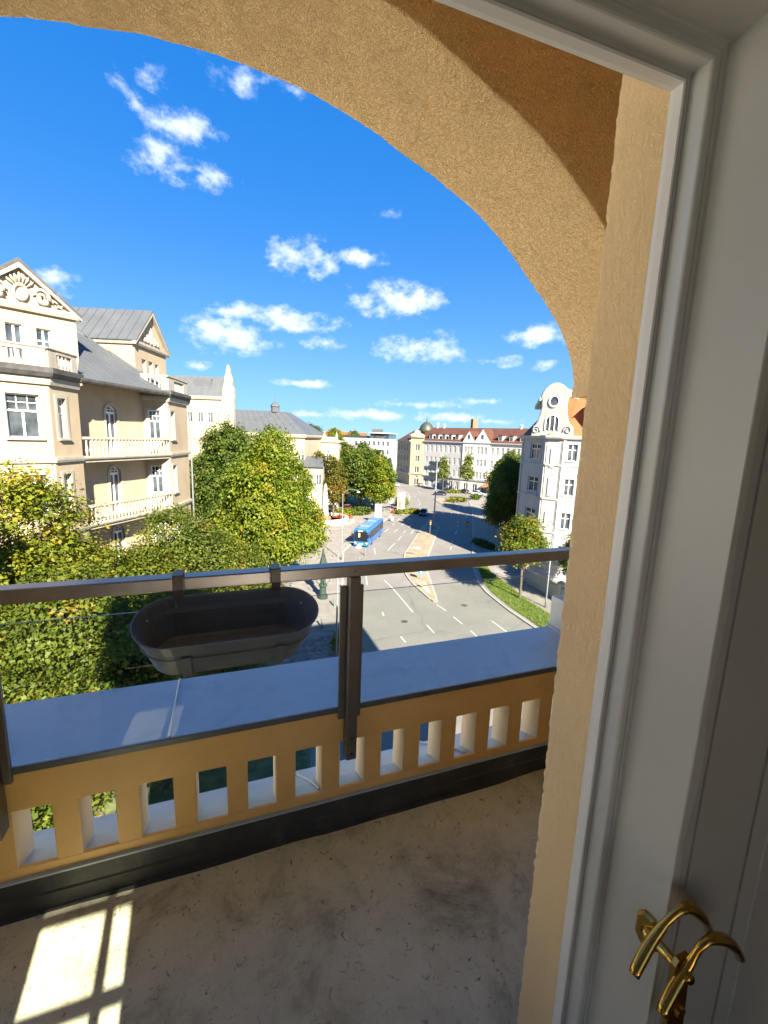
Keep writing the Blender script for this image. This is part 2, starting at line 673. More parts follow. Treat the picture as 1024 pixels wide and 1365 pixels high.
# the rest of the house: storeys left, right, below and above, and the roof
mb = MB()
mb.box(2.05, 14.2, -2.82, .62, STREET, 5)
mb.box(-2.06, -1.95, -2.82, .72, -.16, 3.41)
for sx_ in (-2.05, 1.93):                           # unseen loggia sides left open for more light: parapet, lintel, corner pier
    mb.box(sx_, sx_ + .12, .62, YO - .01, STREET, .0)
    mb.box(sx_, sx_ + .12, .62, .74, 0, 3.41)
    mb.box(sx_, sx_ + .12, 1.60, YO - .01, 0, 3.41)
    mb.box(sx_, sx_ + .12, .74, 1.60, 0, .40)
    mb.box(sx_, sx_ + .12, .74, 1.60, 3.0, 3.41)
mb.box(-2.05, 2.05, -2.82, YO - .01, STREET, -.16)
mb.box(-2.05, 2.05, -2.82, YO - .012, 3.41, 5)
part(house, 'wall', mb, 'stucco')
mb = MB()
mb.add([(-2.5, -3.3, 4.9), (14.6, -3.3, 4.9), (14.6, 2.5, 4.9), (-2.5, 2.5, 4.9), (1.0, -.4, 8.0), (14.6, -.4, 8.0)],
       [(0, 1, 5, 4), (2, 3, 4, 5), (1, 2, 5), (3, 0, 4), (3, 2, 1, 0)])
paint('roof_tile_red', (.30, .11, .055), .8, .25, 2, .3, 12)
part(house, 'roof', mb, 'roof_tile_red')

# ------------------------------------------------------------------ room behind the door
mb = MB()
mb.box(-1.9, -1.86, -2.7, YF - .02, -.02, 3.3)
mb.box(1.9, 1.94, -2.7, YF - .02, -.02, 3.3)
mb.box(-1.86, 1.9, -2.7, YF - .02, 3.3, 3.34)
mb.box(-1.86, -.52, -2.82, -2.66, 1.06, 3.3)           # rear wall round the window and a low opening added to brighten the room
mb.box(.13, 1.9, -2.82, -2.66, 1.06, 3.3)
mb.box(-1.86, -.8, -2.82, -2.66, -.02, 1.06)
mb.box(.8, 1.9, -2.82, -2.66, -.02, 1.06)
mb.box(-.8, .8, -2.82, -2.66, -.02, .06)
mb.box(-.52, .13, -2.82, -2.66, 2.85, 3.3)
mb.box(-1.86, -.80, YF - .06, YF - .022, -.02, 3.3)     # wall either side of the balcony door
mb.box(1.36, 1.9, YF - .06, YF - .022, -.02, 3.3)
mb.box(-.80, 1.36, YF - .06, YF - .022, 2.62, 3.3)
struct('room_wall', mb, 'room_paint')
mb = MB()
mb.box(-1.86, 1.9, -2.66, YF - .02, -.06, -.015)
struct('room_floor', mb, 'room_boards')

# glazed inner leaf standing open beside the viewer; the low sun falls through its panes onto the balcony
YL = -0.10
leaf = thing('inner_door_leaf', 'white painted inner door leaf with small panes, folded back into the room', 'door', (-.5, YL, -.01))
sh = -AZ * (1.3 - YL)


def xl(x): return x + sh


def zl(y): return (y - YL) * TAN


mb = MB(); mb.box(-1.05, xl(-.590), YL - .02, YL + .02, 0, 2.2); part(leaf, 'stile', mb, 'white_gloss')
mb = MB(); mb.box(xl(-.330), -.03, YL - .02, YL + .02, 0, 2.2); part(leaf, 'stile', mb, 'white_gloss')
mb = MB(); mb.box(xl(-.588), xl(-.332), YL - .018, YL + .018, zl(1.522), 2.2); part(leaf, 'panel', mb, 'white_gloss')
mb = MB(); mb.box(xl(-.588), xl(-.332), YL - .018, YL + .018, 0, .35); part(leaf, 'panel', mb, 'white_gloss')
mb = MB(); mb.box(xl(-.588), xl(-.332), YL - .010, YL + .010, zl(1.455), zl(1.490)); part(leaf, 'glazing_bar', mb, 'white_gloss')
mb = MB(); mb.box(xl(-.588), xl(-.332), YL - .010, YL + .010, zl(1.165), zl(1.20)); part(leaf, 'glazing_bar', mb, 'white_gloss')
mb = MB(); mb.box(xl(-.408), xl(-.380), YL - .011, YL + .011, .35, zl(1.521)); part(leaf, 'glazing_bar', mb, 'white_gloss')
# rear window of the room (casement with a frame)
rw = thing('room_window', 'tall white casement window in the rear wall of the room', 'window', (-.2, -2.74, 1.1))
mb = MB()
mb.box(-.52, -.47, -2.76, -2.72, 1.1, 2.85); mb.box(.08, .13, -2.76, -2.72, 1.1, 2.85)
mb.box(-.47, .08, -2.76, -2.72, 1.1, 1.15); mb.box(-.47, .08, -2.76, -2.72, 2.80, 2.85)
part(rw, 'frame', mb, 'white_gloss')
mb = MB(); mb.box(-.47, .08, -2.742, -2.738, 1.15, 2.80); part(rw, 'pane', mb, 'clear_glass')

# ------------------------------------------------------------------ balcony door: moulded frame, leaves, brass handles
door = thing('balcony_door', 'white gloss painted balcony door with moulded frame and open leaves', 'door', (XR, YF, -.02))
ZH = 2.197
PROF = [(.0, .604), (.0, .5945), (.0005, .5835), (.0055, .5830), (.0065, .5800), (.0115, .5800), (.0122, .5790), (.0052, .5450), (.0060, .5420), (.0080, .5400), (.0180, .5400),
        (.0195, .5425), (.0205, .5425), (.0220, .5400), (.0280, .5395), (.0300, .5360), (.0325, .5150), (.0420, .4280), (.0440, .4265), (.11, .4265), (.11, .604)]
STRIP = [(-.0015, .602), (-.0022, .594), (-.0012, .5800), (.003, .5795), (.003, .602)]


def skew(x): return .035 * (XR - x)


def sweepU(prof, zb=-.02):
    mbx = MB()
    n_ = len(prof)
    rings = []
    zs = [zb + (ZH - zb) * k / 40 for k in range(40)]
    for z in zs:
        rings.append([(XR + o, y + skew(XR + o) + .0006 * nz3(o * 60, 3, z, 7), z) for o, y in prof])
    rings.append([(XR + o, y + skew(XR + o), ZH + o) for o, y in prof])
    rings.append([(-.66 - o, y + skew(-.66 - o), ZH + o) for o, y in prof])
    rings.append([(-.66 - o, y + skew(-.66 - o), zb) for o, y in prof])
    vs_ = [v for r_ in rings for v in r_]
    fs_ = [(a * n_ + b, a * n_ + (b + 1) % n_, (a + 1) * n_ + (b + 1) % n_, (a + 1) * n_ + b) for a in range(len(rings) - 1) for b in range(n_)]
    fs_ += [tuple(range(n_)), tuple((len(rings) - 1) * n_ + b for b in range(n_))]
    return mbx.add(vs_, fs_)


part(door, 'frame', sweepU(PROF), 'white_gloss')
paint('white_strip', (.80, .80, .78), .4, .04, 6, .1, 30, dirt=((.35, .34, .3), 60, .7, .7), bdist=.001)  # whiter copy: outdoor light on the frame's outer edge put into the colour
part(door, 'weather_strip', sweepU(STRIP), 'white_strip')
mb = MB(); mb.box(-.772, XR + .112, YF + .015, YF + .029, ZH + .02, 2.598); part(door, 'transom_board', mb, 'white_gloss')
# leaf folded back behind the frame (faces the room) and the edge of the second leaf
def vpanel(a, b, z0, z1, th_):
    q = MB()
    q.bar(a, b, th_, 0, z0, z1)
    return q


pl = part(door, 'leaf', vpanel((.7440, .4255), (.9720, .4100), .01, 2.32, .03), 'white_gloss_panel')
mb = MB()
for (a, b) in (((.775, .4232), (.785, .4225)), ((.925, .4130), (.935, .4123))):
    mb.bar(a, b, 0, .004, .1, 2.2)
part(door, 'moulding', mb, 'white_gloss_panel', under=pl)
mb = MB(); mb.prism([(.9725, .4098), (.978, .4085), (.990, .355), (1.004, .348), (1.25, .325), (1.25, .39), (1.01, .415)], .01, 2.32)
part(door, 'second_leaf', mb, 'white_gloss')
mb = MB(); mb.box(.812, 1.37, .42, .604, 2.33, 2.62); mb.box(1.20, 1.37, .40, .604, -.02, 2.329); mb.box(-.80, -.772, .50, .604, -.02, 2.62); mb.box(-.772, .811, .52, .59, 2.31, 2.62)
part(door, 'casing', mb, 'white_gloss')


def door_handle(P, y):
    """bow lever on its spindle; the bow lies in a plane facing the room"""
    pts_ = resample(P, 24)
    rr = [.0085 + .0012 * math.sin(i * .5) - (.0012 if 8 < i < 13 else 0) for i in range(25)]
    pts_ = [(p.x, y + .006 * math.sin(i * .26), p.y) for i, p in enumerate(pts_)]
    q = MB()
    q.tube([pts_[0]] + pts_ + [pts_[-1]], [.002] + rr + [.002], 14)
    return q


def thick_panel(P, y0, y1):
    q = MB()
    n_ = len(P)
    q.add([(x, y0, z) for x, z in P] + [(x, y1, z) for x, z in P], [tuple(range(n_)), tuple(range(2 * n_ - 1, n_ - 1, -1))] + [(i, (i + 1) % n_, n_ + (i + 1) % n_, n_ + i) for i in range(n_)])
    return q


# octagonal rosette on the moulded face of the frame
q = MB()
ux, uy = .1085, -.9941
ctr = Vector((.7390, .4490, .712))
tx = Vector((ux, uy, 0)); nn = Vector((-.9941, -.1085, 0))
W2, H2 = .022, .036
oct_ = [(-W2, -H2 + .014), (-W2 + .012, -H2), (W2 - .012, -H2), (W2, -H2 + .014), (W2, H2 - .014), (W2 - .012, H2), (-W2 + .012, H2), (-W2, H2 - .014)]
v0 = [ctr + tx * a + Vector((0, 0, b)) + nn * .0005 for a, b in oct_]
v1 = [ctr + tx * a * .97 + Vector((0, 0, b * .97)) + nn * .005 for a, b in oct_]
v2 = [ctr + tx * a * .78 + Vector((0, 0, b * .84)) + nn * .009 for a, b in oct_]
n8 = 8
q.add(v0 + v1 + v2, [tuple(range(16, 24))] + [(r_ * 8 + i, r_ * 8 + (i + 1) % 8, r_ * 8 + 8 + (i + 1) % 8, r_ * 8 + 8 + i) for r_ in (0, 1) for i in range(8)])
hd = part(door, 'handle', door_handle([(.632, .7355), (.660, .765), (.684, .791), (.705, .815), (.721, .829), (.742, .832), (.768, .812), (.795, .780), (.818, .748)], .395), 'brass', smooth=True)
part(door, 'rosette', q, 'brass', under=hd)
q = MB()
a = ctr + nn * .006
e = Vector((.705, .352, .752))
q.tube([a, a + (e - a) * .12, a + (e - a) * .14, a + (e - a) * .5, a + (e - a) * .52, e], [.013, .013, .0095, .0095, .0082, .0082], 16)
part(door, 'spindle', q, 'brass', smooth=True, under=hd)
hd2 = part(door, 'handle', door_handle([(.6565, .697), (.683, .724), (.707, .749), (.722, .775), (.733, .799), (.752, .808), (.785, .795), (.820, .760), (.850, .722)], .358), 'brass', smooth=True)
P = [(.690, .762), (.697, .772), (.722, .772), (.729, .762), (.745, .56), (.738, .54), (.706, .54), (.698, .56)]
part(door, 'back_plate', thick_panel(P, .368, .376), 'brass', under=hd2)
q = MB()
q.tube([(.716, .368, .66), (.716, .360, .66)], [.011, .010], 12)
part(door, 'key_collar', q, 'brass', under=hd2)

# ------------------------------------------------------------------ balcony floor
mb = MB()
nx, nyy = 90, 30
vs_ = []
for j in range(nyy + 1):
    for i in range(nx + 1):
        x = -2.05 + 4.1 * i / nx
        y = .46 + 1.07 * j / nyy
        vs_.append((x, y, -.012 * (1 if False else 0) + .003 * nz3(x, y, 0, 3)))
mb.add(vs_, [(j * (nx + 1) + i, j * (nx + 1) + i + 1, (j + 1) * (nx + 1) + i + 1, (j + 1) * (nx + 1) + i) for j in range(nyy) for i in range(nx)])
mb.box(-2.05, 2.05, .46, 1.53, -.15, -.02)
o = struct('balcony_floor', mb, 'balcony_concrete')

# ------------------------------------------------------------------ balustrade
bal = thing('balustrade', 'ochre painted masonry balustrade with square balusters under a zinc ledge', 'balustrade', (0, 1.6, -.15))
mb = MB(); mb.box(-2.05, 2.05, 1.55, 1.70, .372, .520)
bevel(part(bal, 'beam', mb, 'ochre_paint'), .004)
mb = MB(); mb.box(-2.05, 2.05, 1.552, 1.566, -.15, .152)
bevel(part(bal, 'plinth', mb, 'ochre_paint'), .003)
mb = MB(); mb.box(-.0385, .0385, -.0, .125, .0, .275)
bm_ = mb.mesh('baluster')
bm_.materials.append(MATS['ochre_paint'])
bm_.materials.append(MATS['cream_paint'])
for p in bm_.polygons:
    if abs(p.normal.x) > .5:
        p.material_index = 1                        # paler cheeks: light from outside put into their colour
rng = random.Random(2)
for k in range(-12, 10):
    x = .3845 + .1845 * k
    if abs(x) > 1.98:
        continue
    b_ = link('baluster', bm_, None, bal)
    b_.location = (x, 1.5535 - 1.6, .10 + .15)
    b_.rotation_euler = (0, 0, rng.uniform(-.01, .01))
    bevel(b_, .0025, 1)
mb = MB()
ys = [(1.5665, .150), (1.66, .1125), (1.95, -.062), (1.965, -.10), (1.955, -.10), (1.94, -.075), (1.66, .095), (1.5665, .13)]
n_ = len(ys)
mb.add([(s * 2.05, y, z) for s in (-1, 1) for y, z in ys], [(i, (i + 1) % n_, n_ + (i + 1) % n_, n_ + i) for i in range(n_)] + [tuple(range(n_)), tuple(range(2 * n_ - 1, n_ - 1, -1))])
apron = part(bal, 'apron', mb, 'zinc_ledge')
for x in (-.405, .295, 1.0, -1.1):
    mb = MB()
    mb.tube([(x + .045, 1.575, .150), (x + .03, 1.66, .117), (x - .02, 1.95, -.054)], .006, 6)
    part(bal, 'seam', mb, 'zinc_ledge', under=apron)
for (x0, x1) in ((-2.05, -1.302), (-1.298, -.212), (-.208, 1.99)):
    mb = MB()
    sec = [(1.5445, .522), (1.5445, .538), (1.5475, .5405), (1.955, .532), (1.968, .522), (1.968, .49), (1.960, .49), (1.960, .518), (1.70, .5205)]
    n_ = len(sec)
    mb.add([(x, y, z) for x in (x0, x1) for y, z in sec], [(i, (i + 1) % n_, n_ + (i + 1) % n_, n_ + i) for i in range(n_)] + [tuple(range(n_)), tuple(range(2 * n_ - 1, n_ - 1, -1))])
    lg = part(bal, 'ledge_sheet', mb, 'zinc_ledge')
for x in (-1.30, -.21):
    mb = MB()
    mb.tube([(x, 1.548, .541), (x, 1.95, .534), (x, 1.966, .520)], .0065, 6)
    part(bal, 'seam', mb, 'zinc_ledge', under=lg)
mb = MB(); mb.box(-2.05, 2.05, 1.5405, 1.5455, .5145, .5365)
part(bal, 'edge_strip', mb, 'zinc_edge', under=lg)
mb = MB()
sec = [(1.500, 0), (1.518, .004), (1.524, .052), (1.531, .056), (1.540, .108), (1.552, .109), (1.552, -.1), (1.500, -.1)]
n_ = len(sec)
nxs = 60
for k in range(nxs + 1):
    x = -2.05 + 4.1 * k / nxs
    mb.v += [(x, y + .004 * nz3(x, z * 4, 0, 4), z + (.004 * nz3(x, 0, 1, 3) if 0 < z < .1 else 0)) for y, z in sec]
mb.f += [(k * n_ + i, k * n_ + (i + 1) % n_, (k + 1) * n_ + (i + 1) % n_, (k + 1) * n_ + i) for k in range(nxs) for i in range(n_)]
part(bal, 'skirting', mb, 'bitumen')
mb = MB(); mb.box(-2.05, 2.05, 1.538, 1.5535, .1095, .1165)
part(bal, 'skirting_cap', mb, 'zinc_ledge')

st = thing('end_block', 'small whitewashed stone block standing at the end of the zinc ledge', 'stone block', (1.93, 1.88, .53))
mb = MB(); mb.box(1.815, 2.045, 1.835, 1.942, .537, .735)
bevel(part(st, 'block', mb, 'white_stone'), .006)
mb = MB(); mb.box(1.803, 2.045, 1.828, 1.947, .5335, .556)
part(st, 'flashing', mb, 'zinc_ledge')

# ------------------------------------------------------------------ steel railing with glass
rail = thing('railing', 'brown steel railing with clear glass panels fixed to the balustrade', 'railing', (0, 1.52, .33))
mb = MB(); mb.box(-2.03, 2.03, 1.487, 1.545, 1.105, 1.150)
hr = bevel(part(rail, 'handrail', mb, 'rail_steel'), .004)
PX = (-1.868, -.708, .452, 1.612)
for x in PX:
    mb = MB(); mb.box(x - .021, x + .021, 1.484, 1.5395, .332, 1.104)
    po = bevel(part(rail, 'post', mb, 'post_steel'), .003)
    for s in (-1, 1):
        mb = MB(); mb.box(*( (x - .0475, x - .0225) if s < 0 else (x + .0225, x + .0455)), 1.524, 1.5395, .495, 1.058)
        bevel(part(rail, 'clamp_plate', mb, 'post_steel', under=po), .002)
    for z in (.36, .43):
        mb = MB(); mb.tube([(x, 1.4835, z), (x, 1.4815, z)], .0058, 10)
        part(rail, 'bolt', mb, 'screw', under=po)
    mb = MB(); mb.tube([(x - .002, 1.4865, 1.128), (x - .002, 1.4855, 1.128)], .003, 8)
    part(rail, 'screw', mb, 'screw', under=hr)
for a, b in zip(PX, PX[1:]):
    mb = MB(); mb.box(a + .024, b - .024, 1.541, 1.5438, .547, 1.0245)
    gp = part(rail, 'glass_panel', mb, 'clear_glass')
    mb = MB(); mb.box(a + .024, b - .024, 1.5405, 1.5443, 1.0246, 1.0262)
    paint('glass_edge', (.30, .42, .40), .2, .05, 4) if 'glass_edge' not in MATS else None
    part(rail, 'glass_edge', mb, 'glass_edge', under=gp)

# ------------------------------------------------------------------ planter hanging on the rail
plant = thing('railing_planter', 'empty dark grey oval plastic planter hooked on the steel railing', 'planter', (0.005, 1.462, 1.098))
plant.rotation_euler = (R(21.5), 0, R(0.6))


def stadium(hl, hw, n=14, yc=-.11):
    r = hw
    P = []
    for s in (1, -1):
        for k in range(n + 1):
            a = -math.pi / 2 + math.pi * k / n
            P.append((s * (hl - r) + s * r * math.cos(a), yc + s * r * math.sin(a)))
    return P


def shell(levels):
    q = MB()
    for (hl, hw, z, yc) in levels:
        q.v += [(x, y, z) for x, y in stadium(hl, hw, 14, yc)]
    n_ = 30
    q.f += [(a * n_ + i, a * n_ + (i + 1) % n_, (a + 1) * n_ + (i + 1) % n_, (a + 1) * n_ + i) for a in range(len(levels) - 1) for i in range(n_)]
    q.f.append(tuple((len(levels) - 1) * n_ + i for i in range(n_)))
    q.f.append(tuple(range(n_)))
    return q


LV = [(.222, .070, -.150, -.110), (.232, .080, -.148, -.110), (.246, .091, -.095, -.110), (.2535, .0965, -.058, -.110), (.257, .0995, -.054, -.110), (.262, .1035, -.040, -.110),
      (.273, .1085, -.006, -.110), (.2775, .1105, -.002, -.110), (.278, .111, .0015, -.110), (.2735, .1075, .0015, -.110), (.270, .1055, -.006, -.110), (.259, .1005, -.040, -.110),
      (.252, .0945, -.056, -.110), (.243, .0885, -.095, -.110), (.228, .076, -.143, -.110), (.216, .066, -.145, -.110)]
link('tub', shell(LV).mesh('tub'), 'planter_plastic', plant, smooth=False)
mb = MB()
for (hl, hw, z) in ((.2565, .0995, -.064), (.2600, .1025, -.0635), (.2600, .1025, -.0605), (.2565, .0995, -.060)):
    mb.v += [(x, y, z) for x, y in stadium(hl, hw, 14)]
mb.f += [(a * 30 + i, a * 30 + (i + 1) % 30, ((a + 1) % 4) * 30 + (i + 1) % 30, ((a + 1) % 4) * 30 + i) for a in range(4) for i in range(30)]
link('holder_ring', mb.mesh('holder_ring'), 'planter_plastic', plant)
for x in (-.128, .142):
    mb = MB()
    mb.add([(x + s * .014, y, z) for y, z in ((-.2145, -.050), (-.2105, -.075), (-.193, -.150), (-.150, -.153), (-.150, -.157), (-.197, -.155), (-.2145, -.076), (-.2185, -.050)) for s in (-1, 1)],
           [(2 * i, 2 * i + 1, (2 * i + 3) % 16, (2 * i + 2) % 16) for i in range(8)])
    link('strap', mb.mesh('strap'), 'planter_plastic', plant)
for x in (-.156, .151):
    mb = MB()
    P = [(-.004, -.09), (-.003, .0), (.000, .022), (.018, .0605), (.022, .0635), (.079, .0410), (.083, .035), (.073, .010)]
    th_ = .004
    for s in (-.0155, .0155):
        for (y, z) in P:
            mb.v.append((x + s, y, z))
        for (y, z) in reversed(P):
            mb.v.append((x + s, y - th_ * (.5 if z < .03 else .2), z + th_))
    n_ = 2 * len(P)
    mb.f += [(i, (i + 1) % n_, n_ + (i + 1) % n_, n_ + i) for i in range(n_)] + [tuple(range(n_)), tuple(range(2 * n_ - 1, n_ - 1, -1))]
    link('hook', mb.mesh('hook'), 'post_steel', plant)
paint('rivet_metal', (.7, .7, .68), .3, .05, 4, metal=.8)
for (x, y, z, ax) in ((-.165, -.0075, -.022, 1), (-.165, -.0095, -.034, 1), (-.243, -.066, -.03, 0), (.232, -.055, -.03, 0), (.16, -.0085, -.026, 1)):
    mb = MB()
    mb.tube([(x, y, z), (x + (0 if ax else (.004 if x < 0 else -.004)), y - .0025, z)], .0026, 8)
    link('rivet', mb.mesh('rivet'), 'rivet_metal', plant)

# ================================================================== city: surfaces
YAW = R(20.5)


def plan(l, d):
    """survey frame of the street: l metres to the right, d metres along it, from the house"""
    return (l * math.cos(YAW) + d * math.sin(YAW), -l * math.sin(YAW) + d * math.cos(YAW))


def asphalt():
    mt, nt, b = newmat('asphalt')
    v = coords(nt)
    n = noise_tex(nt, v, .12, 8, .6)
    out = ramp(nt, n, [(.3, (.155, .145, .126)), (.55, (.185, .172, .147)), (.75, (.215, .199, .169))])
    pt = noise_tex(nt, v, .6, 9, .75, .6)
    f = ramp(nt, pt, [(.42, (0, 0, 0)), (.66, (.4, .4, .4))])
    mxx = nd(nt, 'ShaderNodeMix', data_type='RGBA')
    nt.links.new(f, mxx.inputs['Factor'])
    nt.links.new(out, mxx.inputs['A'])
    mxx.inputs['B'].default_value = (.125, .12, .11, 1)
    # tarred cracks and patch joints
    vo = nd(nt, 'ShaderNodeTexVoronoi', feature='DISTANCE_TO_EDGE')
    vo.inputs['Scale'].default_value = .085
    vo.inputs['Randomness'].default_value = .9
    wv = nd(nt, 'ShaderNodeVectorMath', operation='MULTIPLY_ADD')
    cw = nd(nt, 'ShaderNodeCombineXYZ')
    wn_ = noise_tex(nt, v, .5, 4, .6)
    for i in range(2):
        nt.links.new(wn_, cw.inputs[i])
    nt.links.new(cw.outputs[0], wv.inputs[0])
    wv.inputs[1].default_value = (2.5, 2.5, 0)
    nt.links.new(v, wv.inputs[2])
    nt.links.new(wv.outputs[0], vo.inputs['Vector'])
    cr = ramp(nt, vo.outputs['Distance'], [(.0, (1, 1, 1)), (.006, (0, 0, 0))])
    mx2 = nd(nt, 'ShaderNodeMix', data_type='RGBA')
    sc_ = nd(nt, 'ShaderNodeMath', operation='MULTIPLY')
    nt.links.new(cr, sc_.inputs[0])
    sc_.inputs[1].default_value = .55
    nt.links.new(sc_.outputs[0], mx2.inputs['Factor'])
    nt.links.new(mxx.outputs['Result'], mx2.inputs['A'])
    mx2.inputs['B'].default_value = (.07, .07, .068, 1)
    nt.links.new(mx2.outputs['Result'], b.inputs['Base Color'])
    b.inputs['Roughness'].default_value = .85
    add_bump(nt, b, noise_tex(nt, v, 25, 4, .7), .3, .01)


asphalt()
paint('paving', (0.2218, 0.1997, 0.1701), .85, .22, .8, .3, 6, dirt=((.17, .155, .13), .5, .5, .6))
paint('earth', (.12, .11, .07), .95, .4, .3)
paint('lawn', (.10, .125, .04), .95, .5, 1.2, .6, 8, dirt=((.30, .26, .19), .25, .52, .8), bdist=.1)
paint('kerb_stone', (0.3132, 0.2958, 0.261), .8, .15, 2)
paint('median_sand', (.26, .205, .13), .9, .3, 1.1, .3, 8, dirt=((.16, .15, .06), .9, .58, .6))
paint('road_paint', (.40, .39, .365), .6, .15, 1.5, dirt=((.33, .32, .29), 3, .52, .7))
paint('facade_cream', (.36, .283, .185), .8, .12, .5, .25, 9, dirt=((.27, .215, .15), .8, .60, .5), streak=((.22, .18, .135), 1.6, .4))
paint('facade_trim', (0.3473, 0.3101, 0.244), .7, .12, 1.5, dirt=((.22, .195, .155), 2.5, .58, .6), streak=((.17, .15, .12), 2.2, .6))
paint('facade_white', (0.3666, 0.3535, 0.323), .8, .09, .6, .15, 9, dirt=((.27, .26, .235), .9, .6, .5), streak=((.22, .21, .19), 1.5, .5))
paint('facade_bright', (.56, .54, .49), .8, .07, .6, .1, 9, streak=((.36, .345, .31), 1.2, .4))
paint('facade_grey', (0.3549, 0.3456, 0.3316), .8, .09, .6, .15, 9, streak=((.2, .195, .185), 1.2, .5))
paint('facade_theatre', (0.3307, 0.2852, 0.1984), .8, .1, .3, streak=((.25, .21, .15), .9, .5))
paint('facade_yellow', (0.3538, 0.2822, 0.1769), .8, .1, .3, streak=((.27, .21, .14), .9, .5))
paint('facade_office', (0.3522, 0.3445, 0.333), .7, .06, .3, streak=((.3, .295, .285), .8, .4))
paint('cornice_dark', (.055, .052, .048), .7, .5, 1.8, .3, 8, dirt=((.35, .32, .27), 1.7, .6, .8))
paint('zinc_roof', (0.1009, 0.1079, 0.11), .5, .12, .7, metal=.2, dirt=((.095, .102, .105), .8, .52, .7), streak=((.085, .09, .09), 1.3, .5))
paint('brown_tiles', (.080, .028, .015), .8, .25, .4, .3, 5, dirt=((.055, .02, .01), 1.5, .55, .7))
paint('orange_tiles', (0.2603, 0.0804, 0.023), .8, .25, .6, .3, 5, dirt=((.17, .055, .025), 1.2, .55, .6))
paint('copper_green', (.22, .30, .22), .6, .2, .5)
paint('dome_olive', (.045, .05, .034), .5, .2, .5)
paint('window_white', (.78, .77, .73), .5, .04, 4)
paint('pole_steel', (.20, .205, .21), .5, .15, 3, metal=.4)
paint('pole_green', (.022, .042, .03), .5, .2, 3)
paint('lamp_glass', (.75, .75, .72), .3, .03, 3)
paint('tyre', (.015, .015, .015), .7, .2, 6)
paint('brick_red', (.32, .12, .06), .8, .2, 2)
paint('bark', (.10, .075, .05), .95, .35, 6, .6, 20)

# ------------------------------------------------------------------ ground, road, pavements
mb = MB()
S_ = 3000
mb.add([(-S_, -S_, STREET - .03), (S_, -S_, STREET - .03), (S_, S_, STREET - .03), (-S_, S_, STREET - .03)], [(0, 1, 2, 3)])
struct('ground', mb, 'earth')
mb = MB()
mb.prism([(-90, 2.2), (160, 2.2), (160, 130), (170, 330), (-90, 330)], STREET - .4, STREET)
road = struct('road', mb, 'asphalt')


def slab(name, poly, mat, h=.13, kerb=True, kerbpts=None):
    q = MB()
    q.prism(poly, STREET - .2, STREET + h)
    o_ = struct(name, q, mat)
    if kerbpts:
        # kerb stones one by one along the carriageway
        P = [Vector(p) for p in kerbpts]
        L = [0]
        for a_, b_ in zip(P, P[1:]):
            L.append(L[-1] + (b_ - a_).length)

        def at(s):
            i = max(j for j in range(len(L) - 1) if L[j] <= s)
            return P[i] + (P[i + 1] - P[i]) * ((s - L[i]) / (L[i + 1] - L[i]))
        s = 0
        k_ = MB()
        while s < L[-1] - .1:
            e_ = min(s + 1.5, L[-1])
            k_ = MB()
            k_.bar(at(s + .012), at(e_ - .012), .10, .10, STREET - .1, STREET + h + .004)
            part_ = link('kerb_stone', k_.mesh('kerb_stone'), 'kerb_stone', o_)
            s = e_
    return o_


LK = [(2.5, 8), (6.0, 22.5), (7.9, 28.8), (8.8, 32.2), (11.8, 43.6), (15.5, 57.6), (17.2, 63.5), (20.4, 69.0), (32.2, 85.9), (40.9, 99.5), (43.6, 104.4), (48.2, 111.0), (51.1, 115.9),
      (54.2, 122), (56, 127.3), (58.0, 133.5), (58.9, 138.5), (59.2, 143.2), (57.6, 147.0), (53.3, 148.2), (30, 153), (0, 160)]
slab('pavement_left', LK + [(-88, 165), (-88, 2.3), (1.5, 2.3)], 'paving', kerbpts=LK[:20])
RK = [(26.5, 6), (27.3, 22), (27.9, 31.8), (28.1, 36), (28.8, 41.1), (29.9, 44.8), (34.2, 53.4), (38.2, 59.5), (47.6, 74.6), (60.4, 95.7), (63.8, 101.8), (67.5, 108.8), (71.8, 114.6), (76.5, 116.5), (84, 114)]
slab('pavement_right', RK + [(155, 95), (155, 2.3), (26.3, 2.3)], 'paving', kerbpts=RK[1:])
FK = [(40, 185), (66.8, 171.3), (71.5, 166.1), (71.7, 154.7), (73.6, 144.5), (77.4, 139.9), (81.9, 134), (87, 128.5), (110, 112)]
slab('pavement_far', FK + [(160, 112), (160, 300), (40, 300)], 'paving', kerbpts=FK)
MD = [(26.1, 59.8), (38.3, 79), (41.0, 82.5), (42.6, 85.4), (43.1, 84.9), (41.1, 77.2), (29.8, 58.9), (26.1, 52.3), (23.9, 46.2), (22.3, 41.7), (21.6, 40.1), (21.3, 40.4), (21.5, 46.3), (22, 49.5), (23.2, 53.6)]
slab('median_island', MD, 'median_sand', kerbpts=MD + MD[:1])
I2 = [(60.2, 117.7), (63.3, 118.5), (62.9, 111.9), (57.2, 102.6), (56.9, 103), (58.1, 109.8)]
slab('traffic_island', I2, 'median_sand', kerbpts=I2 + I2[:1])
# paved tip of the median with pale concrete edging
mb = MB(); mb.prism([(21.9, 42.3), (22.3, 43.0), (23.3, 46.6), (22.2, 46.6), (21.75, 43)], STREET + .12, STREET + .145)
o = struct('median_tip_paving', mb, 'kerb_stone')

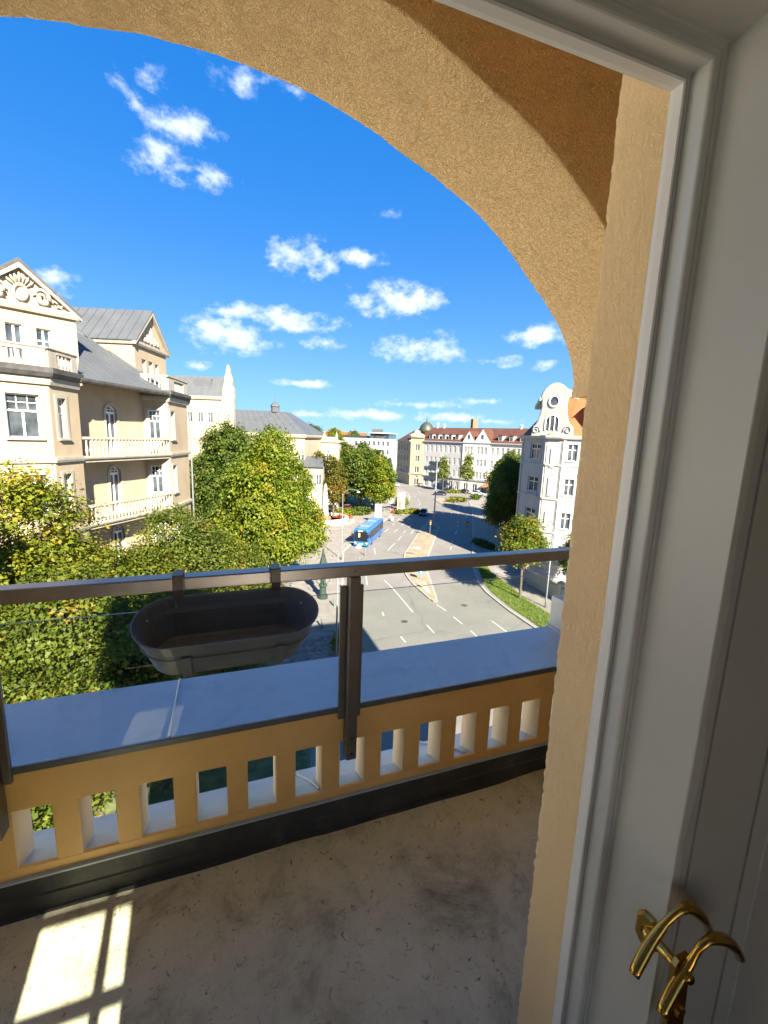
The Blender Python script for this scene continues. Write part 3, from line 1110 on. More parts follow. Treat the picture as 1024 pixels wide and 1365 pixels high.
MARKS = [((14.9, 39.3), (14.7, 38.3)), ((14.6, 33.6), (14.6, 32.4)), ((14.55, 28.5), (14.5, 26.8)), ((17.1, 51.7), (15.9, 47.5)),
         ((18.6, 48.8), (18.55, 45.7)), ((18.55, 45.7), (18.2, 41.1)), ((18.2, 41.1), (17.95, 38.4)), ((18.0, 35.2), (17.9, 33.4)), ((17.9, 30.3), (17.8, 28.5)),
         ((21.35, 39.6), (21.55, 37.8)), ((21.5, 36.2), (21.5, 34.4)), ((21.5, 32.9), (21.4, 31.4)), ((21.4, 29), (21.3, 27)), ((24.8, 34.3), (24.7, 31.7)),
         ((22.6, 64.5), (21.6, 60.9)), ((28.6, 75.8), (30.5, 78.5)), ((32.5, 81.5), (33.5, 83.2)), ((35.4, 86.2), (37, 88.2)), ((39.2, 92.1), (41.0, 94.8)), ((43.0, 98), (45.2, 101.2)),
         ((30.5, 75.4), (32.1, 77.6)), ((34.4, 81.2), (36, 83.6)), ((38.2, 86.6), (39.6, 88.8)), ((41.1, 90.9), (44.0, 95.6)), ((45.9, 99), (47.5, 102)),
         ((24.3, 62.6), (27.3, 66.9)), ((28.5, 68.7), (30.3, 71.4)), ((31.8, 74), (33.2, 76.1)), ((35.1, 79), (36.7, 81.5)), ((33, 73.2), (35.1, 76.5)),
         ((53.6, 94.7), (50.7, 89.4)), ((55.4, 94.4), (52.5, 89.1)), ((49.3, 83.8), (47.7, 81)), ((46.6, 79.2), (45.4, 77.2)), ((43.5, 74.1), (41.3, 70.9)), ((38.6, 67), (37, 64.6)), ((36, 62.8), (34.6, 60.6)),
         ((55.5, 90.6), (53, 86.4)), ((48.5, 93.5), (51.7, 96.9)), ((50.5, 107), (52, 110)), ((53.2, 113), (54.6, 117)), ((48.8, 104.6), (49.8, 106.6)), ((55.6, 121), (56.6, 125)),
         ((62, 130), (63, 136)), ((62.5, 122.5), (65, 126)), ((57.5, 98), (59, 101)), ((59.5, 101.5), (61, 104)), ((61.5, 106), (63, 109))]
for (a_, b_) in MARKS:
    q = MB()
    q.bar(a_, b_, .075, .075, STREET + .001, STREET + .006)
    link('lane_mark', q.mesh('lane_mark'), 'road_paint', road)

paint('flag_iron', (.085, .08, .072), .6, .2, 4, metal=.3)
for (x_, y_) in ((16.2, 36.5), (24.2, 38.6), (24.6, 70.2), (36.5, 63.5), (46.0, 92.0)):
    q = MB()
    q.lathe((x_, y_, STREET), [(.34, .001), (.34, .007), (.29, .0075), (.285, .0055), (.12, .0055), (.1, .0075), (0, .0075)], 20)
    link('manhole_cover', q.mesh('manhole_cover'), 'flag_iron', road)

# irregular flagstones on the near left pavement, each set a little unevenly
rng = random.Random(11)
stone_mats = [paint('flagstone_%s' % n_, c, .8, .15, 3, .3, 20) for n_, c in (('grey', (.17, .17, .155)), ('pale', (.22, .215, .19)), ('dark', (.13, .13, .12)))]
pav = bpy.data.objects['pavement_left']
g = .60
cnt = 0
for j in range(26):
    for i in range(14):
        x = 2.6 + (i + .5 * (j % 2)) * g
        y = 22.0 + j * g * .87
        lim = 6.0 + (y - 22.5) * .29 - .45
        if x > lim or x < lim - 6.4 or cnt >= 296:
            continue
        cx, cy = x + rng.uniform(-.06, .06), y + rng.uniform(-.06, .06)
        P = []
        for k in range(7):
            a = 2 * math.pi * k / 7 + rng.uniform(-.2, .2)
            r_ = g * .47 * rng.uniform(.84, 1.04)
            P.append((cx + r_ * math.cos(a), cy + r_ * math.sin(a)))
        q = MB()
        q.prism([(px - cx, py - cy) for px, py in P], -.05, .028 + rng.uniform(-.006, .008))
        o = link('flagstone', q.mesh('flagstone'), rng.choice(stone_mats), pav, loc=(cx, cy, STREET + .13))
        cnt += 1

# lawns
mb = MB(); mb.prism([(28.3, 31), (28.6, 36), (29.3, 40.8), (30.4, 44.4), (34.7, 53.2), (36.0, 55.2), (36.6, 54.6), (34.0, 48), (33.0, 43), (31.9, 38), (31.4, 31)], STREET + .1, STREET + .16)
struct('verge', mb, 'lawn')
mb = MB(); mb.prism([(-60, 6), (1.5, 6), (4.2, 22), (2, 42), (-6, 64), (-60, 64)], STREET + .1, STREET + .15)
struct('garden_lawn', mb, 'lawn')
mb = MB(); mb.prism([(-60, 118), (20, 108), (34, 106), (41, 112), (50, 128), (45, 140), (-60, 150)], STREET + .1, STREET + .15)
struct('park_lawn', mb, 'lawn')

# grass tufts on the verge
rg = np.random.default_rng(5)


def point_in(poly, x, y):
    c = False
    n_ = len(poly)
    for i in range(n_):
        (x1, y1), (x2, y2) = poly[i], poly[(i + 1) % n_]
        if (y1 > y) != (y2 > y) and x < (x2 - x1) * (y - y1) / (y2 - y1) + x1:
            c = not c
    return c


def leaf_material(name, rough=.55, trans=.42):
    mt, nt, b = newmat(name)
    at_ = nd(nt, 'ShaderNodeAttribute', attribute_name='leafcol')
    nt.links.new(at_.outputs['Color'], b.inputs['Base Color'])
    b.inputs['Roughness'].default_value = rough
    b.inputs['Specular IOR Level'].default_value = .3
    tl = nd(nt, 'ShaderNodeBsdfTranslucent')
    hv = nd(nt, 'ShaderNodeHueSaturation')
    hv.inputs['Value'].default_value = 1.25
    hv.inputs['Saturation'].default_value = 1.1
    nt.links.new(at_.outputs['Color'], hv.inputs['Color'])
    nt.links.new(hv.outputs[0], tl.inputs['Color'])
    ms = nd(nt, 'ShaderNodeMixShader')
    ms.inputs[0].default_value = trans
    nt.links.new(b.outputs[0], ms.inputs[1])
    nt.links.new(tl.outputs[0], ms.inputs[2])
    nt.links.new(ms.outputs[0], nt.nodes['Material Output'].inputs[0])
    return mt


leaf_material('leaves')


def mesh_np(name, V, F, colr=None):
    """V (n,3), F (m,k) constant k"""
    me = bpy.data.meshes.new(name)
    n_, k_ = F.shape
    me.vertices.add(len(V))
    me.vertices.foreach_set('co', V.astype(np.float32).ravel())
    me.loops.add(n_ * k_)
    me.loops.foreach_set('vertex_index', F.astype(np.int32).ravel())
    me.polygons.add(n_)
    me.polygons.foreach_set('loop_start', np.arange(0, n_ * k_, k_, dtype=np.int32))
    me.update()
    if colr is not None:
        at_ = me.attributes.new('leafcol', 'FLOAT_COLOR', 'POINT')
        at_.data.foreach_set('color', np.c_[colr, np.ones(len(colr))].astype(np.float32).ravel())
    return me


poly = [(28.3, 31), (28.6, 36), (29.3, 40.8), (30.4, 44.4), (34.7, 53.2), (36.0, 55.2), (36.6, 54.6), (34.0, 48), (33.0, 43), (31.9, 38), (31.4, 31)]
pts = []
while len(pts) < 9000:
    x, y = rg.uniform(28.2, 36.8), rg.uniform(31, 55)
    if point_in(poly, x, y):
        pts.append((x, y))
pts = np.array(pts)
n_ = len(pts)
ang = rg.uniform(0, 2 * np.pi, n_)
w = rg.uniform(.02, .05, n_)
h = rg.uniform(.08, .26, n_)
base = np.c_[pts, np.full(n_, STREET + .155)]
d_ = np.c_[np.cos(ang), np.sin(ang), np.zeros(n_)]
lean = np.c_[rg.normal(0, .09, n_), rg.normal(0, .09, n_), h]
V = np.stack([base - d_ * w[:, None], base + d_ * w[:, None], base + lean], 1).reshape(-1, 3)
F = np.arange(3 * n_).reshape(-1, 3)
tone = rg.random(n_)[:, None]
C_ = np.array([.10, .17, .025]) * (1 - tone) + np.array([.22, .27, .04]) * tone
gr = link('grass', mesh_np('grass', V, F, np.repeat(C_, 3, 0)), 'leaves')
tag(gr, 'short green grass on the verge beside the right kerb', 'grass')
gr['kind'] = 'stuff'

# ================================================================== building kit
WCACHE = {}


def win_mesh(kind, w, h):
    key = (kind, round(w, 2), round(h, 2))
    if key in WCACHE:
        return WCACHE[key]
    f = MB(); p = MB(); s = MB()
    y0, y1 = .0, .06
    fr = min(.075, w * .09)
    if kind == 'arch':
        r = w / 2
        zc = h - r
        n_ = 10
        O = [(r - r * math.cos(math.pi * k / n_), zc + r * math.sin(math.pi * k / n_)) for k in range(n_ + 1)]
        I = [(r - (r - fr) * math.cos(math.pi * k / n_), zc + (r - fr) * math.sin(math.pi * k / n_)) for k in range(n_ + 1)]
        for k in range(n_):
            q = [O[k], O[k + 1], I[k + 1], I[k]]
            f.add([(x, y0, z) for x, z in q] + [(x, y1, z) for x, z in q], [(0, 1, 2, 3), (7, 6, 5, 4), (3, 2, 6, 7), (0, 4, 5, 1)])
        f.box(0, fr, y0, y1, 0, zc); f.box(w - fr, w, y0, y1, 0, zc)
        f.box(fr, w - fr, y0, y1, 0, fr * 1.6)
        f.box(fr, w - fr, y0 - .015, y1, zc - .08, zc + .06)
        f.box(r - .05, r + .05, y0 - .012, y1, fr * 1.6, zc - .08)
        for k in (1, 2):
            f.box(w * k / 3 - .016, w * k / 3 + .016, y0 + .01, y1, zc + .06, zc + r * .86)
        f.box(fr, w - fr, y0 + .012, y1, zc + r * .42, zc + r * .42 + .03)
        p.add([(w, y1 - .02, 0), (0, y1 - .02, 0)] + [(x, y1 - .02, z) for x, z in O], [tuple(range(n_ + 3))])
    else:
        f.box(0, fr, y0, y1, 0, h); f.box(w - fr, w, y0, y1, 0, h)
        f.box(fr, w - fr, y0, y1, 0, fr); f.box(fr, w - fr, y0, y1, h - fr, h)
        if kind == 'sash':
            zt = h * .62
            f.box(fr, w - fr, y0 - .015, y1, zt - .045, zt + .045)
            f.box(w / 2 - .045, w / 2 + .045, y0 - .01, y1, fr, zt - .045)
            for k in (1, 2):
                f.box(w * k / 3 - .018, w * k / 3 + .018, y0 + .01, y1, zt + .045, h - fr)
            f.box(fr, w - fr, y0 + .012, y1, (zt + h) / 2 - .016, (zt + h) / 2 + .016)
        elif kind == 'two':
            f.box(w / 2 - .05, w / 2 + .05, y0 - .01, y1, fr, h - fr)
        elif kind == 'cross':
            f.box(w / 2 - .05, w / 2 + .05, y0 - .01, y1, fr, h - fr)
            f.box(fr, w / 2 - .05, y0 - .005, y1, h * .64, h * .64 + .08); f.box(w / 2 + .05, w - fr, y0 - .005, y1, h * .64, h * .64 + .08)
        p.add([(0, y1 - .02, 0), (w, y1 - .02, 0), (w, y1 - .02, h), (0, y1 - .02, h)], [(0, 1, 2, 3)])
    a = f.mesh('window'); a.materials.append(MATS['window_white'])
    b = p.mesh('pane'); b.materials.append(MATS['window_glass'])
    WCACHE[key] = (a, b)
    return a, b


def sill_mesh(w, mat):
    key = ('sill', round(w, 2), mat)
    if key not in WCACHE:
        q = MB()
        q.box(-.12, w + .12, -.14 - .16, 0.0, -.10, -.002)
        me = q.mesh('sill'); me.materials.append(MATS[mat])
        WCACHE[key] = me
    return WCACHE[key]


def surround_mesh(kind, w, h, mat):
    key = ('sur', kind, round(w, 2), round(h, 2), mat)
    if key not in WCACHE:
        q = MB()
        t, y0, y1 = .17, -.16 - .045, -.16 + .02
        if kind == 'arch':
            r = w / 2; zc = h - r; n_ = 12
            O = [(r - (r + t) * math.cos(math.pi * k / n_), zc + (r + t) * math.sin(math.pi * k / n_)) for k in range(n_ + 1)]
            I = [(r - r * math.cos(math.pi * k / n_), zc + r * math.sin(math.pi * k / n_)) for k in range(n_ + 1)]
            for k in range(n_):
                P = [O[k], O[k + 1], I[k + 1], I[k]]
                q.add([(x, y0, z) for x, z in P] + [(x, y1, z) for x, z in P], [(0, 1, 2, 3), (3, 2, 6, 7), (0, 4, 5, 1)])
            q.box(-t, 0, y0, y1, 0, zc); q.box(w, w + t, y0, y1, 0, zc)
        else:
            q.box(-t, 0, y0, y1, -.02, h + t); q.box(w, w + t, y0, y1, -.02, h + t)
            q.box(0, w, y0, y1, h, h + t)
        me = q.mesh('surround'); me.materials.append(MATS[mat])
        WCACHE[key] = me
    return WCACHE[key]


def facade(th, W, S, E, z0, z1, ops, trim=None, sill=None, inset=.16):
    """wall from S to E (world xy, S left as seen from outside) with real openings; windows become parts of the building"""
    S = Vector(S); E = Vector(E)
    L = (E - S).length
    d = (E - S) / L
    n = Vector((d.y, -d.x))
    us = sorted({0.0, L} | {round(o_[0], 3) for o_ in ops} | {round(o_[1], 3) for o_ in ops})
    zs = sorted({z0, z1} | {round(o_[2], 3) for o_ in ops} | {round(o_[3], 3) for o_ in ops})

    def pt(u, z, k=0.0):
        q = S + d * u - n * k
        return (q.x, q.y, z)
    for a, b in zip(us, us[1:]):
        for c, e in zip(zs, zs[1:]):
            mu, mz = (a + b) / 2, (c + e) / 2
            if any(o_[0] < mu < o_[1] and o_[2] < mz < o_[3] for o_ in ops):
                continue
            W.add([pt(a, c), pt(b, c), pt(b, e), pt(a, e)], [(0, 1, 2, 3)])
    for o_ in ops:
        u0, u1, a, b = o_[:4]
        kind = o_[4]
        W.add([pt(u0, a), pt(u1, a), pt(u1, b), pt(u0, b), pt(u0, a, inset + .05), pt(u1, a, inset + .05), pt(u1, b, inset + .05), pt(u0, b, inset + .05)],
              [(0, 4, 5, 1), (1, 5, 6, 2), (2, 6, 7, 3), (3, 7, 4, 0)])
        w, h = u1 - u0, b - a
        if kind == 'arch':                                  # fill the corners above the round head
            r = w / 2; n_ = 8
            for sgn in (0, 1):
                pts_ = [(r - r * math.cos(math.pi / 2 * k / n_), b - r + r * math.sin(math.pi / 2 * k / n_)) for k in range(n_ + 1)]
                if sgn:
                    pts_ = [(w - x, z) for x, z in pts_]
                cx = 0 if not sgn else w
                for k in range(n_):
                    W.add([pt(u0 + cx, b), pt(u0 + pts_[k][0], pts_[k][1]), pt(u0 + pts_[k + 1][0], pts_[k + 1][1]),
                           pt(u0 + pts_[k][0], pts_[k][1], inset + .02), pt(u0 + pts_[k + 1][0], pts_[k + 1][1], inset + .02)], [(0, 1, 2), (1, 3, 4, 2)])
        a_, b_ = win_mesh(kind, w, h)
        q = S + d * u0 - n * inset
        ob = bpy.data.objects.new('window', a_)
        col.objects.link(ob)
        ob.parent = th
        ob.location = (q.x - th.location.x, q.y - th.location.y, a - th.location.z)
        ob.rotation_euler = (0, 0, math.atan2(d.y, d.x))
        pn = bpy.data.objects.new('pane', b_)
        col.objects.link(pn)
        pn.parent = ob
        if sill:
            s_ = bpy.data.objects.new('sill', sill_mesh(w, sill)); col.objects.link(s_); s_.parent = ob
        if trim:
            s_ = bpy.data.objects.new('surround', surround_mesh(kind, w, h, trim)); col.objects.link(s_); s_.parent = ob


def band(th, name, pts_, z0, z1, out, mat, under=None, inn=.05):
    """moulding that follows a chain of facade points (world xy, left to right as seen from outside)"""
    q = MB()
    P = [Vector(p) for p in pts_]
    N = []
    for i in range(len(P)):
        ds = []
        if i > 0:
            ds.append((P[i] - P[i - 1]).normalized())
        if i < len(P) - 1:
            ds.append((P[i + 1] - P[i]).normalized())
        ns = [Vector((d.y, -d.x)) for d in ds]
        m_ = sum(ns, Vector((0, 0))) / len(ns)
        N.append(m_ / max(.35, m_.dot(ns[0])))
    for p, n in zip(P, N):
        a = p - n * inn
        b = p + n * out
        b2 = p + n * out * .72
        q.v += [(a.x, a.y, z0), (b2.x, b2.y, z0), (b.x, b.y, z0 + (z1 - z0) * .45), (b.x, b.y, z1), (a.x, a.y, z1)]
    for i in range(len(P) - 1):
        for k in range(5):
            q.f.append((i * 5 + k, i * 5 + (k + 1) % 5, i * 5 + 5 + (k + 1) % 5, i * 5 + 5 + k))
    q.f.append((0, 1, 2, 3, 4)); q.f.append(tuple((len(P) - 1) * 5 + k for k in (4, 3, 2, 1, 0)))
    return part(th, name, q, mat, under=under)


BALC = {}


def balustrade_line(th, under, P, Q, z, h, pitch=.27, mat='facade_trim', post=.0):
    """row of turned balusters with a top rail between P and Q"""
    P = Vector(P); Q = Vector(Q)
    L = (Q - P).length
    d = (Q - P) / L
    key = round(h, 2)
    if key not in BALC:
        q = MB()
        hh = h - .16
        q.lathe((0, 0, 0), [(.055, 0), (.06, hh * .1), (.085, hh * .32), (.05, hh * .62), (.045, hh * .8), (.065, hh)], 8)
        me = q.mesh('baluster'); me.materials.append(MATS[mat])
        BALC[key] = me
    q = MB()
    q.bar(P, Q, .11, .11, z + h - .14, z + h)
    part(th, 'rail', q, mat, under=under)
    n_ = max(1, int(L / pitch))
    for k in range(n_):
        p = P + d * (L * (k + .5) / n_)
        b_ = bpy.data.objects.new('baluster', BALC[key])
        col.objects.link(b_)
        b_.parent = under
        b_.location = (p.x - th.location.x, p.y - th.location.y, z + .02 - th.location.z)


def roof_plane(th, name, quad, mat, seams=0, under=None, thick=.08):
    """quad: 4 points (eave left, eave right, ridge right, ridge left); standing seams run from eave to ridge"""
    a, b, c, d = [Vector(p) for p in quad]
    n = (b - a).cross(d - a).normalized()
    if n.z < 0:
        n = -n
    q = MB()
    q.add([a, b, c, d, a - n * thick, b - n * thick, c - n * thick, d - n * thick], [(0, 1, 2, 3), (7, 6, 5, 4), (0, 4, 5, 1), (1, 5, 6, 2), (2, 6, 7, 3), (3, 7, 4, 0)])
    o_ = part(th, name, q, mat, under=under)
    for k in range(1, seams):
        t = k / seams
        p0 = a.lerp(b, t); p1 = d.lerp(c, t)
        if (p1 - p0).length < .3:
            continue
        s_ = MB()
        w = (b - a).normalized() * .022
        s_.add([p0 - w, p0 + w, p1 + w, p1 - w, p0 - w + n * .05, p0 + w + n * .05, p1 + w + n * .05, p1 - w + n * .05],
               [(4, 5, 6, 7), (0, 1, 5, 4), (1, 2, 6, 5), (2, 3, 7, 6), (3, 0, 4, 7)])
        part(th, 'seam', s_, mat, under=under or o_)
    return o_


def lerp2(P, Q, u):
    P = Vector(P); Q = Vector(Q)
    d = (Q - P).normalized()
    r_ = P + d * u
    return (r_.x, r_.y)

# ================================================================== cream corner house on the left
A0 = plan(-23.2, 15.5); K1 = plan(-17.3, 22.5); K2 = plan(-17.45, 24.8); BS = plan(-18.92, 25.1); BE = plan(-17.6, 31.5)
C1 = plan(-16.0, 32.0); C2 = plan(-16.46, 36.0); CB = plan(-26, 37.5); AB = plan(-33, 23)
villa = thing('apartment_house', 'cream corner house with carved gable, grey metal roof and long baluster balconies', 'house', (*plan(-22, 28), STREET))
W = MB()
FLO = [-.05, -4.05, -8.05, -12.05]
EAVE = 4.35
dA = (Vector(K1) - Vector(A0)).normalized()
facade(villa, W, A0, K1, STREET, EAVE, [(7.75 - .35, 7.75 + .95, f + 1.1, f + 3.25, 'sash') for f in FLO] + [(3.6, 4.9, f + 1.1, f + 3.25, 'sash') for f in FLO], 'facade_trim', 'facade_trim')
facade(villa, W, K1, K2, STREET, EAVE, [(.50, 1.15, f + 1.1, f + 3.2, 'sash') for f in FLO], 'facade_trim', 'facade_trim')
facade(villa, W, K2, BS, STREET, EAVE, [])
facade(villa, W, BS, BE, STREET, EAVE, [(3.30, 4.20, f + .1, f + 3.2, 'arch') for f in FLO], 'facade_trim')
facade(villa, W, BE, C1, STREET, EAVE, [(.32, 1.12, f + 1.1, f + 3.15, 'sash') for f in FLO], 'facade_trim')
facade(villa, W, C1, C2, STREET, EAVE, [(.35, 1.10, f + 1.1, f + 3.15, 'sash') for f in FLO], 'facade_trim', 'facade_trim')
facade(villa, W, C2, CB, STREET, EAVE, [])
facade(villa, W, CB, AB, STREET, EAVE, [])
facade(villa, W, AB, A0, STREET, EAVE, [])
# flat top of the bays behind the parapets
for poly_ in ([A0, K1, K2, plan(-20.5, 26.5), plan(-25, 20)], [BE, C1, C2, plan(-20, 38), plan(-19.6, 32.5)]):
    W.prism(poly_, EAVE - .1, EAVE + .06)
part(villa, 'wall', W, 'facade_cream')
for z in FLO[:3]:
    band(villa, 'string_course', [A0, K1, K2], z - .16, z + .12, .14, 'facade_trim')
    band(villa, 'string_course', [C1, C2], z - .16, z + .12, .14, 'facade_trim')
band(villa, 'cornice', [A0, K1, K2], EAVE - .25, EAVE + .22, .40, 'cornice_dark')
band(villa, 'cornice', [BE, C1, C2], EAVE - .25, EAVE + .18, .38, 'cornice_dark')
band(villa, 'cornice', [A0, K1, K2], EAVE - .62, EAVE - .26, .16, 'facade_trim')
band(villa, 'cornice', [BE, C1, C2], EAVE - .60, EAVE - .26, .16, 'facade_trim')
# balconies between the bays
EA = Vector(K2); EB = Vector(C1)
for z in FLO:
    q = MB()
    q.prism([K2, C1, BE, BS], z - .28, z + .02)
    slabo = part(villa, 'balcony', q, 'facade_trim')
    band(villa, 'slab_edge', [K2, C1], z - .10, z + .10, .16, 'facade_trim', under=slabo)
    balustrade_line(villa, slabo, lerp2(K2, C1, .15), lerp2(K2, C1, 7.15), z + .08, 1.12, .27)
# parapet balconies over the bays: panels and small balusters
for ch in ([lerp2(A0, K1, 4.9), K1, K2], [BE, C1, C2]):
    for i in range(2):
        Pq, Qq = Vector(ch[i]), Vector(ch[i + 1])
        L = (Qq - Pq).length
        d = (Qq - Pq) / L
        q = MB()
        q.bar(Pq + d * .02, Pq + d * (L * .28), .10, .10, EAVE + .22, EAVE + 1.12)
        ped = part(villa, 'parapet', q, 'facade_trim')
        q = MB()
        q.bar(Pq + d * (L * .78), Qq - d * .02, .10, .10, EAVE + .22, EAVE + 1.12)
        part(villa, 'parapet', q, 'facade_trim')
        balustrade_line(villa, ped, Pq + d * (L * .28), Pq + d * (L * .78), EAVE + .20, .92, .25)
    band(villa, 'parapet_rail', ch, EAVE + 1.12, EAVE + 1.24, .16, 'facade_trim', inn=.16)
# eave gutter and main roof above the recessed middle
G0, G1 = Vector(plan(-17.2, 24.6)), Vector(plan(-15.9, 31.7))
band(villa, 'gutter', [tuple(G0), tuple(G1)], EAVE - .2, EAVE + .04, .22, 'cornice_dark', inn=.3)
RD0, RD1 = plan(-24.3, 29.2), plan(-23.3, 31.6)
e0 = Vector(plan(-17.4, 24.75)); e1 = Vector(plan(-15.75, 32.6))
ed = (e1 - e0).normalized(); eu = Vector((-ed.y, ed.x)); EL = (e1 - e0).length
hr1 = (Vector(RD1) - e0).dot(eu); slp = .66


def rp(s_, h_):
    q_ = e0 + ed * s_ + eu * h_
    return Vector((q_.x, q_.y, EAVE + slp * h_))


gs = (Vector(plan(-19.15, 27.55)) - e0).dot(ed); gh = (Vector(plan(-19.15, 27.55)) - e0).dot(eu)
q = MB()
P = [rp(0, 0), rp(EL, 0), rp((Vector(RD1) - e0).dot(ed), hr1), rp((Vector(RD0) - e0).dot(ed), hr1), rp(gs, gh)]
q.add(P + [p - Vector((0, 0, .1)) for p in P], [(0, 1, 2, 3, 4), (9, 8, 7, 6, 5), (0, 5, 6, 1), (4, 9, 5, 0)])
mr_ = part(villa, 'roof', q, 'zinc_roof')
for k in range(1, 15):
    s_ = EL * k / 15
    hm = hr1 if s_ > gs else gh * s_ / gs
    hm = min(hm, hr1 * (1 if s_ < 6.4 else max(.05, (EL - s_) / (EL - 6.4))))
    a_, b_ = rp(s_, .02), rp(s_, hm - .02)
    w_ = Vector((ed.x, ed.y, 0)) * .022
    n_ = Vector((0, 0, .05))
    q = MB()
    q.add([a_ - w_, a_ + w_, b_ + w_, b_ - w_, a_ - w_ + n_, a_ + w_ + n_, b_ + w_ + n_, b_ - w_ + n_], [(4, 5, 6, 7), (0, 1, 5, 4), (1, 2, 6, 5), (2, 3, 7, 6), (3, 0, 4, 7)])
    part(villa, 'seam', q, 'zinc_roof', under=mr_)
roof_plane(villa, 'roof', [(*plan(-15.7, 32.6), EAVE), (*plan(-17.2, 38.2), EAVE), (*plan(-24.4, 36), EAVE + slp * hr1), (*RD1, EAVE + slp * hr1)], 'zinc_roof', 8)
roof_plane(villa, 'roof', [(*plan(-17.2, 38.2), EAVE), (*plan(-31, 40), EAVE), (*plan(-26.5, 34), EAVE + slp * hr1), (*RD1, EAVE + slp * hr1)], 'zinc_roof', 8)
q = MB(); q.prism([plan(-26.5, 27), RD0, RD1, plan(-26.5, 34)], EAVE + slp * hr1 - .3, EAVE + slp * hr1)
part(villa, 'roof_flat', q, 'zinc_roof')
# carved front gable
GA, GB = Vector(plan(-22.42, 23.65)), Vector(plan(-19.15, 27.55))
GL = (GB - GA).length
gd = (GB - GA) / GL
gn = Vector((gd.y, -gd.x))
W = MB()
facade(villa, W, tuple(GA), tuple(GB), EAVE, 8.2, [(1.72, 2.46, EAVE + 1.0, 7.28, 'two'), (3.10, 3.76, EAVE + .9, 7.25, 'cross'), (.5, 1.1, EAVE + .9, 7.25, 'cross')], None, None)
apex = 10.42


def gp(u, z, k=0.0):
    q_ = GA + gd * u + gn * k
    return (q_.x, q_.y, z)


W.add([gp(0, 8.2), gp(GL, 8.2), gp(GL / 2, apex)], [(0, 1, 2)])
gbk = -gn * 5.0
for u in (0, GL):
    W.add([gp(u, EAVE), gp(u, 8.2), gp(u, 8.2, -5), gp(u, EAVE, -5)], [(0, 1, 2, 3)])
part(villa, 'gable', W, 'facade_cream')
band(villa, 'gable_cornice', [tuple(GA - gd * .15), tuple(GB + gd * .15)], 8.05, 8.42, .26, 'facade_trim')
for s in (0, 1):
    a = Vector(gp(-.25 if s == 0 else GL + .25, 8.15, .30)); b = Vector(gp(GL / 2, apex + .12, .30))
    a2 = Vector(gp(-.25 if s == 0 else GL + .25, 8.15, -9)); b2 = Vector(gp(GL / 2, apex + .12, -9))
    roof_plane(villa, 'gable_roof', [a + Vector((0, 0, .22)), a2 + Vector((0, 0, .22)), b2 + Vector((0, 0, .22)), b + Vector((0, 0, .22))], 'zinc_roof', 7)
    q = MB()
    dn = Vector((0, 0, -.22))
    P = [a, b, b + dn * 1.3, a + dn * .6]
    i_ = Vector((gn.x, gn.y, 0)) * -.34
    q.add(P + [p + i_ for p in P], [(0, 1, 2, 3), (4, 7, 6, 5), (0, 4, 5, 1), (2, 6, 7, 3), (1, 5, 6, 2), (0, 3, 7, 4)])
    part(villa, 'raking_cornice', q, 'facade_trim')
    q = MB()
    up_ = Vector((0, 0, .2))
    o3 = Vector((gn.x, gn.y, 0)) * .02
    P = [a + o3, b + o3, b + o3 + up_, a + o3 + up_]
    q.add(P + [p + i_ * .2 for p in P], [(0, 1, 2, 3), (4, 7, 6, 5), (0, 4, 5, 1), (2, 6, 7, 3), (1, 5, 6, 2), (0, 3, 7, 4)])
    part(villa, 'verge_flashing', q, 'cornice_dark')
# relief: shell cartouche with scrolls and leaves


def relief(path, rr):
    q_ = MB()
    q_.tube([gp(u, z, k) for u, z, k in path], rr, 7)
    return q_


cu, cz = GL / 2, 9.0
q = MB()
n_ = 16
rings = []
for (r_, k) in ((.50, .02), (.48, .18), (.40, .22), (.33, .05), (.16, .02)):
    rings.append([gp(cu + r_ * .72 * math.cos(2 * math.pi * i / n_), cz + r_ * math.sin(2 * math.pi * i / n_), k) for i in range(n_)])
q.add([v for r_ in rings for v in r_], [(a * n_ + i, a * n_ + (i + 1) % n_, a * n_ + n_ + (i + 1) % n_, a * n_ + n_ + i) for a in range(4) for i in range(n_)] + [tuple(4 * n_ + i for i in range(n_))])
orn = part(villa, 'cartouche', q, 'facade_trim', smooth=True)
for k in range(7):
    a = R(42 + 16 * k)
    q = relief([(cu + .42 * math.cos(a), cz + .5 * math.sin(a), .05), (cu + .68 * math.cos(a), cz + .82 * math.sin(a), .12), (cu + .86 * math.cos(a), cz + (1.02 + .1 * (k % 2)) * math.sin(a), .06)], [.04, .075, .03])
    part(villa, 'shell_rib', q, 'facade_trim', smooth=True, under=orn)
for s in (-1, 1):
    P = []
    for k in range(22):
        t = k / 21
        a = math.pi * .95 - t * math.pi * 3.0
        r_ = .46 * (1 - t * .78)
        P.append((cu + s * (.98 + r_ * math.cos(a) * .85), cz - .10 + 1.1 * r_ * math.sin(a), .06 + .12 * math.sin(t * math.pi)))
    q = relief(P, [.06 + .075 * math.sin(math.pi * k / 21) for k in range(22)])
    part(villa, 'scroll', q, 'facade_trim', smooth=True, under=orn)
    for k in range(7):
        u = cu + s * (.65 + .21 * k)
        zz = 8.62 + .1 * math.sin(k * 2.1) + max(0, .35 - .07 * k)
        q = relief([(u - s * .1, zz - .05, .03), (u, zz + .1, .12), (u + s * .16, zz + .02, .09), (u + s * .22, zz - .1, .03)], [.03, .075, .06, .02])
        part(villa, 'leaf', q, 'facade_trim', smooth=True, under=orn)
